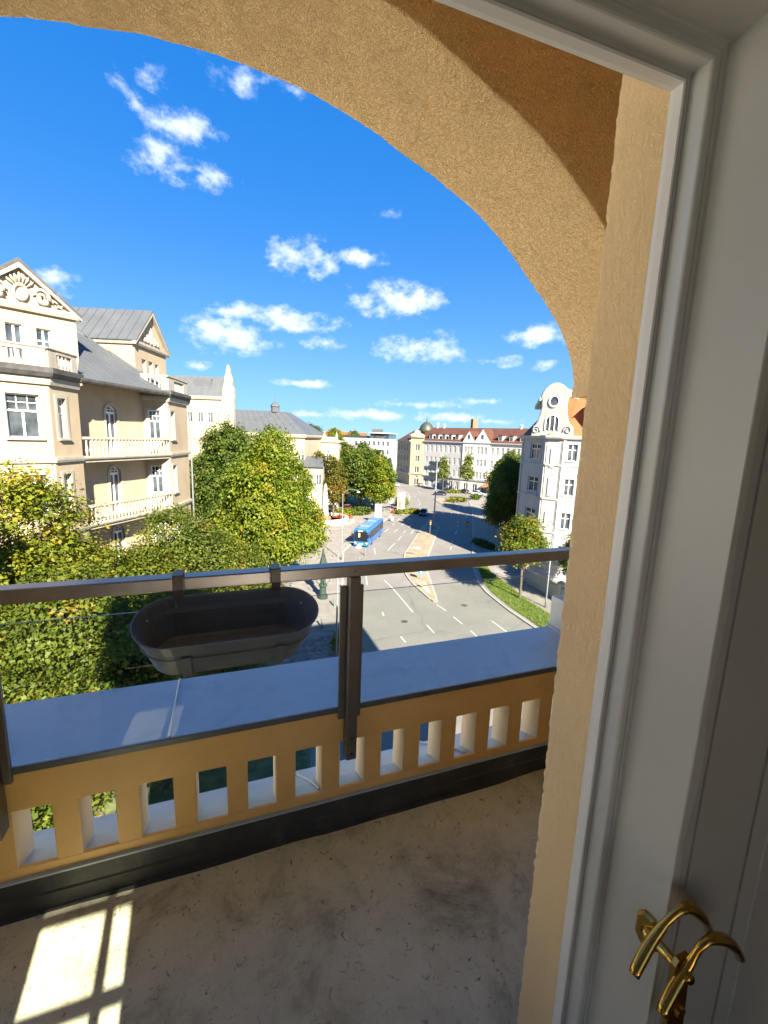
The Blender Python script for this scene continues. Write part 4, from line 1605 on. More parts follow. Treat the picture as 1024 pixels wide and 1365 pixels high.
# right dormer with its own gable
DA, DB = Vector(plan(-18.78, 33.0)), Vector(plan(-19.0, 38.0))
dd = (DB - DA).normalized()
dn_ = Vector((dd.y, -dd.x))
W = MB()
facade(villa, W, tuple(DA), tuple(DB), EAVE, 8.1, [(.95, 1.6, 5.5, 7.0, 'two'), (2.0, 2.7, 5.5, 7.0, 'two'), (3.05, 3.6, 5.5, 6.95, 'two')], None, None)
DL = 5.0
W.add([(*DA, 8.1), (*DB, 8.1), (*(DA + dd * DL / 2), 10.6)], [(0, 1, 2)])
for p in (DA, DB):
    p2 = p - dn_ * 6
    W.add([(*p, EAVE), (*p, 8.1), (*p2, 8.1), (*p2, EAVE)], [(0, 1, 2, 3)])
part(villa, 'dormer', W, 'facade_cream')
band(villa, 'dormer_cornice', [tuple(DA - dn_ * 3), tuple(DA), tuple(DB), tuple(DB - dn_ * 3)], 7.85, 8.15, .2, 'facade_trim')
mid = DA + dd * DL / 2
for s in (-1, 1):
    e0 = (DA if s < 0 else DB) + dd * .3 * s + dn_ * .3
    e1 = e0 - dn_ * 6.2
    r0 = mid + dn_ * .3
    r1 = mid - dn_ * 5.9
    roof_plane(villa, 'dormer_roof', [(*e0, 8.1), (*e1, 8.1), (*r1, 10.85), (*r0, 10.85)], 'zinc_roof', 9)
    q = MB()
    a, b = Vector((*e0, 8.02)), Vector((*r0, 10.77))
    P = [a, b, b + Vector((0, 0, -.3)), a + Vector((0, 0, -.18))]
    i_ = Vector((dn_.x, dn_.y, 0)) * -.3
    q.add(P + [p + i_ for p in P], [(0, 1, 2, 3), (4, 7, 6, 5), (0, 4, 5, 1), (2, 6, 7, 3), (1, 5, 6, 2), (0, 3, 7, 4)])
    part(villa, 'raking_cornice', q, 'facade_trim')
for (u, z, h_) in ((2.5, 8.35, 1.2), (1.9, 8.35, .6), (3.1, 8.35, .6), (1.45, 8.35, .3), (3.55, 8.35, .3)):
    p = DA + dd * u + dn_ * .04
    q = MB(); q.tube([(*p, z), (*p, z + h_ * .6), (*p, z + h_)], [.12, .16, .05], 7)
    part(villa, 'relief', q, 'facade_trim')
q = MB()
c = plan(-25.55, 28.0)
q.prism([plan(-26.2, 27.5), plan(-24.75, 27.5), plan(-24.75, 28.6), plan(-26.2, 28.6)], 10.5, 14.6)
chm = part(villa, 'chimney', q, 'facade_trim')
q = MB(); q.prism([plan(-26.4, 27.3), plan(-24.58, 27.3), plan(-24.58, 28.8), plan(-26.4, 28.8)], 14.6, 15.2)
part(villa, 'chimney_cap', q, 'cornice_dark', under=chm)
q = MB(); q.tube([(*plan(-16.3, 36.15), STREET), (*plan(-16.3, 36.15), EAVE - .2)], .07, 8)
part(villa, 'downpipe', q, 'pole_steel')

# ================================================================== white corner house on the right
P0, P1, P2, P3 = plan(19.3, 62), plan(20.5, 55.5), plan(21.9, 54.6), plan(38, 50.5)
PB, PC = plan(40, 64), plan(24, 72)
wh = thing('apartment_house', 'white corner house with curved baroque gable and orange tiled roof', 'house', (*plan(28, 60), STREET))
W = MB()
ZT = 2.75
FW = [-1.9 - 4.35 * k for k in range(4)]
facade(wh, W, P0, P1, STREET, ZT, [(2.6, 5.3, f + 1.65, f + 3.65, 'cross') for f in FW], 'facade_white', 'facade_white')
facade(wh, W, P1, P2, STREET, ZT, [])
facade(wh, W, P2, P3, STREET, ZT, [(u, u + 1.15, f + 1.6, f + 3.7, 'cross') for f in FW for u in (.85, 4.3, 7.8, 11.3)], 'facade_white', 'facade_white')
facade(wh, W, P3, PB, STREET, ZT, [])
facade(wh, W, PB, PC, STREET, ZT, [])
facade(wh, W, PC, P0, STREET, ZT, [])
part(wh, 'wall', W, 'facade_white')
band(wh, 'cornice', [PC, P0, P1, P2, P3], ZT - .35, ZT + .1, .45, 'facade_white')
for f in FW:
    band(wh, 'string_course', [P0, P1, P2, P3], f + .9, f + 1.12, .12, 'facade_white')
band(wh, 'plinth_band', [P0, P1, P2, P3], STREET, STREET + 1.4, .12, 'facade_grey')
for (S, E) in ((P0, P1), (P2, P3)):
    for u in (.25, (Vector(E) - Vector(S)).length - .5 if S == P0 else 2.7):
        q = MB(); q.bar(lerp2(S, E, u), lerp2(S, E, u + .35), 0, .14, STREET + 1.4, ZT - .36)
        part(wh, 'pilaster', q, 'facade_white')
for zz in (1.2, -2.5, -6.9):
    p = lerp2(P1, P2, .83)
    q = MB(); q.bar(lerp2(P1, P2, .55), lerp2(P1, P2, 1.05), 0, .10, zz - 2.4, zz)
    part(wh, 'relief_panel', q, 'facade_white')
# carved apron under the second floor window
for k in range(7):
    p = lerp2(P0, P1, 2.75 + .38 * k)
    q = MB(); q.lathe((*p, FW[1] + 1.15), [(.02, -.3), (.17, -.15), (.2, .1), (.1, .3)], 8)
    part(wh, 'carving', q, 'facade_white')
# gable outline (u, z) standing on the cornice
HA, HB = Vector(plan(18.95, 57.3)), Vector(plan(22.9, 54.0))
hl = (HB - HA).length
hd_ = (HB - HA) / hl
hn = Vector((hd_.y, -hd_.x))


def hp(u, z, k=0.0):
    q_ = HA + hd_ * u + hn * k
    return (q_.x, q_.y, z)


half = [(-2.55, ZT), (-2.5, ZT + .8), (-2.25, ZT + 1.15), (-2.0, ZT + 1.35), (-1.75, ZT + 1.9), (-1.55, ZT + 2.7), (-1.42, ZT + 3.6), (-1.48, ZT + 4.5), (-1.62, ZT + 5.0), (-1.5, ZT + 5.35), (-1.15, ZT + 5.85), (-.7, ZT + 6.2), (-.3, ZT + 6.38)]
outl = half + [(0, ZT + 6.42)] + [(-u, z) for u, z in reversed(half)]
n_ = len(outl)
q = MB()
q.add([hp(hl / 2 + u, z, .05) for u, z in outl] + [hp(hl / 2 + u, z, -.5) for u, z in outl],
      [tuple(range(n_)), tuple(range(2 * n_ - 1, n_ - 1, -1))] + [(i, n_ + i, n_ + (i + 1) % n_, (i + 1) % n_) for i in range(n_)])
gb = part(wh, 'gable', q, 'facade_white')
q = MB()
q.tube([hp(hl / 2 + u * 1.03, z + .05, -.1) for u, z in outl[1:-1]], .13, 8)
part(wh, 'coping', q, 'facade_white', smooth=True, under=gb)
q = MB()
q.tube([hp(hl / 2 + .62 * math.cos(2 * math.pi * k / 20), ZT + 4.3 + .66 * math.sin(2 * math.pi * k / 20), .08) for k in range(21)], .11, 7, cap=False)
rd = part(wh, 'round_window', q, 'window_white', smooth=True)
q = MB(); q.add([hp(hl / 2 + .58 * math.cos(2 * math.pi * k / 20), ZT + 4.3 + .62 * math.sin(2 * math.pi * k / 20), .07) for k in range(20)], [tuple(range(20))])
part(wh, 'pane', q, 'window_glass', under=rd)
q = MB()
wpts = [(-.85, ZT + .75), (-.85, ZT + 1.9)] + [(-.85 * math.cos(math.pi * k / 8), ZT + 1.9 + .75 * math.sin(math.pi * k / 8)) for k in range(1, 8)] + [(.85, ZT + 1.9), (.85, ZT + .75)]
q.tube([hp(hl / 2 + u, z, .07) for u, z in wpts], .09, 6)
for u in (-.3, .3):
    q.tube([hp(hl / 2 + u, ZT + .75, .08), hp(hl / 2 + u, ZT + 2.6, .08)], .06, 6)
aw = part(wh, 'arched_window', q, 'window_white')
q = MB(); q.add([hp(hl / 2 + u, z, .06) for u, z in wpts], [tuple(range(len(wpts)))])
part(wh, 'pane', q, 'window_glass', under=aw)
for s in (-1, 1):
    P = []
    for k in range(16):
        t = k / 15
        a = R(200) - t * R(480)
        r_ = .55 * (1 - .75 * t)
        P.append(hp(hl / 2 + s * (2.0 + r_ * math.cos(a)), ZT + .75 + r_ * math.sin(a), .09))
    q = MB(); q.tube(P, .07, 6)
    part(wh, 'scroll', q, 'facade_white', smooth=True, under=gb)
# barrel roof behind the gable, orange mansard to the right with a dormer
q = MB()
pts_ = [(u, z) for u, z in outl if z > ZT + 4.6]
for k in (-.45, -9):
    q.v += [hp(hl / 2 + u * .97, z - .1, k) for u, z in pts_]
m_ = len(pts_)
q.f += [(i, i + 1, m_ + i + 1, m_ + i) for i in range(m_ - 1)]
part(wh, 'barrel_roof', q, 'copper_green', smooth=True)
q = MB()
for sgn in (-1, 1):
    q.add([hp(hl / 2 + sgn * 1.5, ZT, -.4), hp(hl / 2 + sgn * 1.5, ZT + 5.0, -.4), hp(hl / 2 + sgn * 1.5, ZT + 5.0, -9), hp(hl / 2 + sgn * 1.5, ZT, -9)], [(0, 1, 2, 3)])
part(wh, 'gable_cheek', q, 'orange_tiles')
E0, E1 = Vector(lerp2(P2, P3, .3)), Vector(P3)
nE = (E1 - E0).normalized()
bE = Vector((-nE.y, nE.x))
roof_plane(wh, 'roof', [(*E0, ZT + .1), (*E1, ZT + .1), (*(E1 + bE * 4.2), ZT + 5.2), (*(E0 + bE * 4.2 - nE * 1), ZT + 5.2)], 'orange_tiles')
roof_plane(wh, 'roof', [(*P0, ZT + .1), (*P1, ZT + .1), (*(Vector(P1) + Vector(plan(4, 3))), ZT + 4.6), (*plan(23.5, 63), ZT + 4.6)], 'orange_tiles')
q = MB(); q.prism([tuple(E0 + bE * 4.2 - nE * 3), tuple(E1 + bE * 4.2), PB, PC], ZT + 4.5, ZT + 5.15)
part(wh, 'roof_top', q, 'copper_green')
D0 = E0 + nE * 2.3 + bE * .6
D1 = E0 + nE * 4.3 + bE * .6
W = MB()
facade(wh, W, tuple(D0), tuple(D1), ZT + .5, ZT + 3.6, [(.4, 1.6, ZT + 1.0, ZT + 3.2, 'arch')], None, None)
for p in (D0, D1):
    p2 = p + bE * 3
    W.add([(*p, ZT + .5), (*p, ZT + 3.6), (*p2, ZT + 3.6), (*p2, ZT + .5)], [(0, 1, 2, 3)])
part(wh, 'dormer', W, 'facade_white')
q = MB()
P = [D0 - nE * .2 - bE * .25, D0 - bE * .25 + nE * .5, D0 - bE * .25 + nE * 1.5, D1 + nE * .2 - bE * .25]
Z = [ZT + 3.5, ZT + 3.95, ZT + 3.95, ZT + 3.5]
q.add([(*p, z) for p, z in zip(P, Z)] + [(*(p + bE * 3.4), z) for p, z in zip(P, Z)] + [(*p, z + .12) for p, z in zip(P, Z)] + [(*(p + bE * 3.4), z + .12) for p, z in zip(P, Z)],
      [(0, 1, 5, 4), (1, 2, 6, 5), (2, 3, 7, 6), (8, 9, 13, 12), (9, 10, 14, 13), (10, 11, 15, 14), (0, 1, 9, 8), (1, 2, 10, 9), (2, 3, 11, 10)])
part(wh, 'dormer_roof', q, 'cornice_dark')
q = MB()
p = lerp2(P2, P3, .12)
q.tube([(*p, STREET + .2), (*p, ZT - .4)], .08, 8)
part(wh, 'downpipe', q, 'pole_steel')
for k in range(3):
    c = hp(hl / 2 + 1.2 + .5 * k, ZT + 6.3, -3)
    q = MB(); q.tube([c, (c[0], c[1], c[2] + 2.2 - .4 * k)], .03, 5)
    q.tube([(c[0] - .6, c[1], c[2] + 1.8 - .4 * k), (c[0] + .6, c[1] + .2, c[2] + 1.8 - .4 * k)], .025, 5)
    part(wh, 'aerial', q, 'pole_steel')

# garden wall and gate pillars in front of the white house
gw = thing('garden_wall', 'low white garden wall with stone coping in front of the white house', 'wall', (*plan(21, 48), STREET + .13))
pts_ = [plan(18.6, 53.5), plan(20.3, 46.5), plan(21.6, 41.5), plan(23.2, 36.0)]
W1 = MB(); W2_ = MB()
for a, b in zip(pts_, pts_[1:]):
    W1.bar(a, b, .15, .15, STREET + .13, STREET + 1.75)
    W2_.bar(a, b, .22, .22, STREET + 1.75, STREET + 1.87)
part(gw, 'wall', W1, 'facade_white'); part(gw, 'coping', W2_, 'facade_trim')
for p in pts_:
    q = MB(); q.box(p[0] - .3, p[0] + .3, p[1] - .3, p[1] + .3, STREET + .13, STREET + 2.2)
    pil = part(gw, 'pillar', q, 'facade_white')
    q = MB(); q.lathe((p[0], p[1], STREET + 2.2), [(.5, 0), (.5, .1), (.1, .4), (0, .42)], 4, math.pi / 4)
    part(gw, 'pillar_cap', q, 'facade_trim', under=pil)

# ================================================================== long white block with brown roof at the bend
far = thing('corner_block', 'long white and cream block with steep brown roof, two gables and green dome', 'building', (*plan(30, 160), STREET))
Q0, Q1, Q2, Q3, Q4 = plan(4.8, 187), plan(9.6, 171), plan(14.6, 168.5), plan(27.4, 156.0), plan(47, 137.5)
QB, QC = plan(60, 150), plan(22, 196)
W = MB()
ZE = 1.55
FF = [-2.6, -6.7, -10.9]
def rowwin(u0, u1, n__, w):
    return [u0 + (u1 - u0 - w) * k / max(1, n__ - 1) for k in range(n__)]


def wins(us_, w, rows, kind='two'):
    return [(u, u + w, a, b, kind) for u in us_ for a, b in rows]


ROWS = [(-2.3, .1), (-6.6, -4.3), (-10.9, -8.6)]
facade(far, W, Q0, Q1, STREET, ZE, wins(rowwin(2, 14, 4, 1.5), 1.5, ROWS))
L12 = (Vector(Q2) - Vector(Q1)).length
Lq = (Vector(Q3) - Vector(Q2)).length
Lr = (Vector(Q4) - Vector(Q3)).length
facade(far, W, Q1, Q2, STREET, ZE + 1.5, [(2.0, 3.8, a, b, 'two') for a, b in ROWS] + [(1.9, 3.9, STREET + .2, STREET + 4.0, 'arch')])
part(far, 'corner_wall', W, 'facade_yellow')
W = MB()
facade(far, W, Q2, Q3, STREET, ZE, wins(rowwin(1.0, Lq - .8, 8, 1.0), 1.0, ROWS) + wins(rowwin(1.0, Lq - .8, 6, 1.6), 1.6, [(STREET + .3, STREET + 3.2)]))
part(far, 'shaded_wall', W, 'facade_grey')  # shade of this wing is put into its grey colour
W = MB()
us_ = [1.2, 2.4, 3.6] + [6.2, 7.5, 8.8] + [11.5 + 1.9 * k for k in range(8)]
us_ = [u for u in us_ if u < Lr - 1.2]
facade(far, W, Q3, Q4, STREET, ZE, wins(us_, .95, ROWS) + wins(rowwin(1.2, Lr - 1.2, 7, 2.0), 2.0, [(STREET + .3, STREET + 3.0)]))
facade(far, W, Q4, QB, STREET, ZE, [])
facade(far, W, QB, QC, STREET, ZE, [])
facade(far, W, QC, Q0, STREET, ZE, [])
part(far, 'wall', W, 'facade_bright')
for ch in ([Q0, Q1], [Q2, Q3, Q4, QB]):
    band(far, 'cornice', ch, ZE - .4, ZE + .1, .6, 'facade_white')
    band(far, 'string_course', ch, STREET + 4.1, STREET + 4.6, .35, 'facade_white')
band(far, 'cornice', [Q1, Q2], ZE + 1.0, ZE + 1.6, .5, 'facade_yellow')
band(far, 'string_course', [Q1, Q2], STREET + 4.4, STREET + 4.8, .35, 'facade_yellow')
RA, RB, RC = plan(15.5, 178), plan(32, 163), plan(50, 146.5)
RZ = 6.9
roof_plane(far, 'roof', [(*Q2, ZE), (*Q3, ZE), (*RB, RZ), (*RA, RZ)], 'brown_tiles')
roof_plane(far, 'roof', [(*Q3, ZE), (*Q4, ZE), (*RC, RZ), (*RB, RZ)], 'brown_tiles')
roof_plane(far, 'roof', [(*Q4, ZE), (*QB, ZE), (*RC, RZ), (*RC, RZ - .01)], 'brown_tiles')
roof_plane(far, 'roof', [(*Q0, ZE), (*Q1, ZE), (*RA, RZ - 1), (*plan(12, 190), RZ - 1)], 'brown_tiles')
roof_plane(far, 'roof', [(*QC, ZE), (*Q0, ZE), (*plan(12, 190), RZ - 1), (*RA, RZ)], 'brown_tiles')
roof_plane(far, 'roof', [(*QB, ZE), (*QC, ZE), (*RA, RZ), (*RC, RZ)], 'brown_tiles')
# two stepped-forward gables
dr = (Vector(Q4) - Vector(Q3)).normalized()
nr_ = Vector((dr.y, -dr.x))
for (u0, u1, za) in ((.3, 5.0, 5.6), (5.2, 11.0, 6.4)):
    a = Vector(Q3) + dr * u0 + nr_ * .35; b = Vector(Q3) + dr * u1 + nr_ * .35
    m3 = (a + b) / 2
    for e_ in (a, b):
        roof_plane(far, 'gable_roof', [(*e_, ZE + .6), (*(e_ - nr_ * 6), ZE + .6), (*(m3 - nr_ * 6), za), (*m3, za)], 'brown_tiles')
    W = MB()
    L_ = u1 - u0
    facade(far, W, tuple(a), tuple(b), STREET + 4.7, ZE + .58, [(L_ * f - .5, L_ * f + .5, r0, r1, 'two') for f in (.25, .5, .75) for r0, r1 in ROWS])
    W.add([(*a, ZE + .58), (*b, ZE + .58), (*m3, za - .05)], [(0, 1, 2)])
    for p in (a, b):
        p2 = p - nr_ * .34
        W.add([(*p, STREET + 4.7), (*p, ZE + .58), (*p2, ZE + .58), (*p2, STREET + 4.7)], [(0, 1, 2, 3)])
    part(far, 'gable', W, 'facade_bright')
    q = MB()
    pm = m3 + nr_ * .03
    q.bar(pm - dr * .4, pm + dr * .4, 0, .05, ZE + 1.3, ZE + 2.7)
    part(far, 'attic_window', q, 'window_glass')


def dormers(th, S, E, us_, z, dpt, w=1.6, h=1.7):
    S = Vector(S); E = Vector(E)
    d = (E - S).normalized(); n = Vector((d.y, -d.x))
    for u in us_:
        a = S + d * (u - w / 2) - n * dpt; b = S + d * (u + w / 2) - n * dpt
        q = MB()
        q.prism([tuple(a), tuple(b), tuple(b - n * 3), tuple(a - n * 3)], z - .8, z + h)
        dm = part(th, 'dormer', q, 'facade_white')
        q = MB()
        q.prism([tuple(a - d * .2 + n * .25), tuple(b + d * .2 + n * .25), tuple(b + d * .2 - n * 3), tuple(a - d * .2 - n * 3)], z + h, z + h + .25)
        part(th, 'dormer_roof', q, 'brown_tiles', under=dm)
        q = MB()
        q.bar(a + d * .3, b - d * .3, 0, .04, z + .1, z + h - .25)
        part(th, 'dormer_pane', q, 'window_glass', under=dm)


dormers(far, Q2, Q3, (2.2, 5.2, 8.3, 11.3, 14.4), ZE + .9, 1.3)
dormers(far, Q3, Q4, (14.0, 18.0, 21.8, 25.0), ZE + .9, 1.3, 1.5)
# dome over the corner
cdm = plan(16.0, 177)
q = MB()
q.lathe((*cdm, 0), [(2.9, 3.0), (2.9, 5.0), (3.05, 5.05), (2.95, 6.0), (2.6, 7.2), (1.95, 8.2), (1.0, 8.85), (.35, 9.1), (.2, 9.7), (.28, 10.0), (.05, 10.5), (.04, 11.6), (0, 11.7)], 20)
part(far, 'dome', q, 'dome_olive', smooth=True)
c2 = plan(12.0, 172.5)
q = MB(); q.lathe((*c2, ZE + 1.5), [(3.4, 0), (3.2, .6), (2.2, 1.2), (1.5, 1.4), (1.2, 2.2), (.5, 2.6), (0, 2.8)], 8, R(22))
part(far, 'crest', q, 'facade_yellow')
q = MB(); q.box(RB[0] - .2, RB[0] + 1.8, RB[1] - .2, RB[1] + 1.4, RZ - 1.5, 10.2)
part(far, 'chimney', q, 'brick_red')
for (u, h_) in ((.28, 2.2), (.42, 1.8), (.78, 1.6)):
    p = Vector(RA).lerp(Vector(RB), u) if u < .5 else Vector(RB).lerp(Vector(RC), u)
    q = MB(); q.lathe((*p, RZ - .3), [(.5, 0), (.5, h_ * .6), (.7, h_ * .65), (.4, h_), (0, h_ + .1)], 8)
    part(far, 'roof_vent', q, 'facade_office')
# balconies with plants on the shaded wall
dq = (Vector(Q3) - Vector(Q2)).normalized(); nq = Vector((dq.y, -dq.x))
for z in (-7.0, -11.2):
    a = Vector(Q2) + dq * 4.0; b = Vector(Q2) + dq * 9.5
    q = MB(); q.prism([tuple(a), tuple(b), tuple(b + nq * 1.3), tuple(a + nq * 1.3)], z - .2, z + .0)
    q.bar(a + nq * 1.25, b + nq * 1.25, .05, .05, z, z + 1.05)
    part(far, 'balcony', q, 'pole_green')
# shop awning
q = MB()
a = Vector(Q3) + dr * 10 + nr_ * .4; b = Vector(Q3) + dr * 24 + nr_ * .4
q.add([(*a, STREET + 3.7), (*b, STREET + 3.7), (*(b + nr_ * 2.6), STREET + 2.9), (*(a + nr_ * 2.6), STREET + 2.9), (*(b + nr_ * 2.6), STREET + 2.5), (*(a + nr_ * 2.6), STREET + 2.5)], [(0, 1, 2, 3), (3, 2, 4, 5)])
part(far, 'awning', q, 'brick_red')

# ================================================================== theatre with tall stage tower and hipped hall
th_ = thing('theatre', 'cream theatre with tall stage tower, pinnacle and long grey hipped roof', 'building', (*plan(-33, 95), STREET))
W = MB()
T0, T1, T2, T3 = plan(-44, 84), plan(-29.6, 84), plan(-35.2, 98), plan(-46, 98)
facade(th_, W, T0, T1, STREET, 8.4, [(u, u + 1.0, 3.6, 5.4, 'two') for u in (5.6, 7.6, 9.5)])
facade(th_, W, T1, T2, STREET, 8.4, [])
facade(th_, W, T2, T3, STREET, 8.4, []); facade(th_, W, T3, T0, STREET, 8.4, [])
part(th_, 'stage_tower', W, 'facade_theatre')
band(th_, 'cornice', [T0, T1, T2], 7.9, 8.5, .4, 'facade_theatre')
band(th_, 'string_course', [T0, T1, T2], .4, .8, .2, 'facade_theatre')
roof_plane(th_, 'tower_roof', [(*T0, 8.4), (*T1, 8.4), (*plan(-30, 86.2), 12.4), (*plan(-44, 86.2), 12.4)], 'zinc_roof', 12)
q = MB(); q.prism([plan(-44, 86.2), plan(-30.6, 86.2), plan(-36, 98), plan(-44, 98)], 12.1, 12.4)
part(th_, 'tower_roof', q, 'zinc_roof')
q = MB(); q.prism([plan(-37.5, 85.1), plan(-34, 85.1), plan(-34, 86), plan(-37.5, 86)], 10.4, 11.9)
part(th_, 'roof_hatch', q, 'zinc_roof')
q = MB()
p = plan(-30.3, 84.2)
outl2 = [(-1.1, 8.4), (1.1, 8.4), (1.0, 10.0), (.7, 10.6), (.75, 11.4), (.45, 12.6), (.3, 12.9), (.3, 13.4), (.0, 14.4), (-.3, 13.4), (-.3, 12.9), (-.55, 12.2), (-.7, 11.0), (-1.0, 10.0)]
for k in (-.5, .5):
    q.v += [(*plan(-30.3 + u, 84.1 + k), z) for u, z in outl2]
m_ = len(outl2)
q.f += [tuple(range(m_ - 1, -1, -1)), tuple(range(m_, 2 * m_))] + [(i, (i + 1) % m_, m_ + (i + 1) % m_, m_ + i) for i in range(m_)]
part(th_, 'pinnacle', q, 'facade_theatre')
q = MB(); q.prism([plan(-31.6, 83.6), plan(-29.3, 83.6), plan(-29.3, 84.5), plan(-31.6, 84.5)], STREET, 8.4)
part(th_, 'corner_pier', q, 'facade_theatre')
W = MB()
H0, H1, H2, H3 = plan(-40, 93), plan(-17.5, 93), plan(-16, 112), plan(-30, 112)
facade(th_, W, H0, H1, STREET, 1.9, [(u, u + 1.3, -5, -2.4, 'two') for u in (12, 15, 18, 21)])
facade(th_, W, H1, H2, STREET, 1.9, [(u, u + 1.3, -5, -2.4, 'two') for u in (3, 8, 13)])
part(th_, 'hall_wall', W, 'facade_theatre')
band(th_, 'hall_cornice', [H0, H1, H2], 1.3, 2.0, .5, 'facade_theatre')
roof_plane(th_, 'hall_roof', [(*plan(-41, 92.5), 2.0), (*plan(-17, 92.5), 2.0), (*plan(-23.5, 100), 7.0), (*plan(-42, 100), 7.2)], 'zinc_roof', 15)
roof_plane(th_, 'hall_roof', [(*plan(-17, 92.5), 2.0), (*plan(-15.5, 112), 2.0), (*plan(-23, 104), 7.0), (*plan(-23.5, 100), 7.0)], 'zinc_roof', 8)
q = MB()
c = plan(-25.6, 100)
q.lathe((*c, 6.8), [(.9, 0), (.9, 1.2), (1.1, 1.25), (1.0, 1.6), (.3, 2.2), (.05, 2.4), (.03, 4.2), (0, 4.3)], 8)
part(th_, 'roof_turret', q, 'zinc_roof')
# lower pavilions in front
W = MB()
V0, V1, V2, V3 = plan(-22, 108), plan(-11.8, 108), plan(-11.0, 120), plan(-22, 120)
facade(th_, W, V0, V1, STREET, .9, [(u, u + 1.2, -4.2, -1.8, 'arch') for u in (4.4, 7.0)] + [(u, u + 1.2, -9.2, -6.5, 'two') for u in (2, 4.4, 7.0)])
facade(th_, W, V1, V2, STREET, .9, [(u, u + 1.2, -4.2, -1.8, 'two') for u in (2, 5, 8)])
part(th_, 'pavilion', W, 'facade_theatre')
band(th_, 'pavilion_cornice', [V0, V1, V2], .3, .9, .4, 'facade_theatre')
for u in (.3, 3.4, 6.5, 9.6):
    q = MB(); p = lerp2(V0, V1, u); q.lathe((*p, .9), [(.35, 0), (.35, 1.2), (.15, 1.5), (0, 2.4)], 6)
    part(th_, 'parapet_post', q, 'facade_theatre')
q = MB(); q.bar(lerp2(V0, V1, 3.4), lerp2(V0, V1, 9.6), .15, .15, .9, 1.7)
part(th_, 'parapet', q, 'facade_office')
W = MB()
U0, U1 = plan(-21.5, 90), plan(-13.2, 90)
facade(th_, W, U0, U1, STREET, -4.6, [(u, u + 1.0, -8.4, -6.2, 'two') for u in (1, 3, 5, 7)])
facade(th_, W, U1, plan(-13, 97), STREET, -4.6, [])
part(th_, 'foyer', W, 'facade_theatre')
roof_plane(th_, 'foyer_roof', [(*plan(-22, 89.5), -4.6), (*plan(-12.8, 89.5), -4.6), (*plan(-14, 95), -2.6), (*plan(-22, 95), -2.6)], 'zinc_roof', 6)

# ================================================================== buildings on the skyline
ofb = thing('office_building', 'white flat-roofed office building with rows of dark windows behind trees', 'building', (*plan(-5, 215), STREET))
W = MB()
O0, O1, O2, O3 = plan(-23, 214), plan(2, 205), plan(6, 235), plan(-23, 240)
Lo = (Vector(O1) - Vector(O0)).length
facade(ofb, W, O0, O1, STREET, 1.8, [(u, u + 1.2, z, z + 2.1, 'plain') for u in [8 + 2.35 * k for k in range(8)] for z in (-1.6, -5.6, -9.6, -13.4)])
facade(ofb, W, O1, O2, STREET, 1.8, []); facade(ofb, W, O2, O3, STREET, 1.8, []); facade(ofb, W, O3, O0, STREET, 1.8, [])
part(ofb, 'wall', W, 'facade_office')
q = MB(); q.prism([plan(-8, 212), plan(1, 208.5), plan(5, 232), plan(-8, 236)], 1.8, 4.2)
pt_ = part(ofb, 'penthouse', q, 'window_glass')
q = MB(); q.prism([plan(-9, 211), plan(2.2, 207), plan(6, 233), plan(-9, 237)], 4.2, 4.7)
part(ofb, 'roof_slab', q, 'facade_office')
q = MB(); q.prism([plan(-7.5, 218), plan(-2, 216), plan(-2, 226), plan(-7.5, 228)], 4.7, 6.4)
part(ofb, 'plant_room', q, 'zinc_roof')
q = MB(); q.prism([plan(-23, 216), plan(-9.5, 211.5), plan(-9, 236), plan(-23, 240)], 1.8, 3.0)
part(ofb, 'roof_terrace', q, 'pole_green')


def row_house(label, l, d, wd, dp, ze, zr, wall, roofm, grp):
    t_ = thing('row_house', label, 'house', (*plan(l, d), STREET), group=grp)
    a, b, c, e = plan(l, d), plan(l + wd, d), plan(l + wd, d + dp), plan(l, d + dp)
    w_ = MB()
    facade(t_, w_, a, b, STREET, ze, [(u, u + 1.2, ze - 2.6, ze - .8, 'plain') for u in np.arange(1.5, wd - 2, 2.6)])
    facade(t_, w_, b, c, STREET, ze, []); facade(t_, w_, c, e, STREET, ze, []); facade(t_, w_, e, a, STREET, ze, [])
    part(t_, 'wall', w_, wall)
    m0, m1 = plan(l, d + dp / 2), plan(l + wd, d + dp / 2)
    roof_plane(t_, 'roof', [(*a, ze), (*b, ze), (*m1, zr), (*m0, zr)], roofm)
    roof_plane(t_, 'roof', [(*c, ze), (*e, ze), (*m0, zr), (*m1, zr)], roofm)
    q_ = MB(); q_.prism([plan(l + wd * .3, d + dp / 2 - .5), plan(l + wd * .3 + 1.2, d + dp / 2 - .5), plan(l + wd * .3 + 1.2, d + dp / 2 + .5), plan(l + wd * .3, d + dp / 2 + .5)], zr - 1, zr + 1.3)
    part(t_, 'chimney', q_, 'brick_red')
    return t_


row_house('low house with bright orange roof beyond the theatre pavilion', -36, 250, 13, 14, 1.8, 5.2, 'facade_white', 'orange_tiles', None)
row_house('pale house with orange roof next to the office building', -23.5, 245, 12, 14, 1.2, 4.8, 'facade_office', 'orange_tiles', None)
row_house('house with dull red roof behind the dark treetop', -52, 255, 14, 14, 1.6, 4.6, 'facade_yellow', 'orange_tiles', None)
row_house('white house with red brown roof between long block and trees', 51, 134, 12, 12, 1.6, 4.4, 'facade_white', 'brick_red', None)

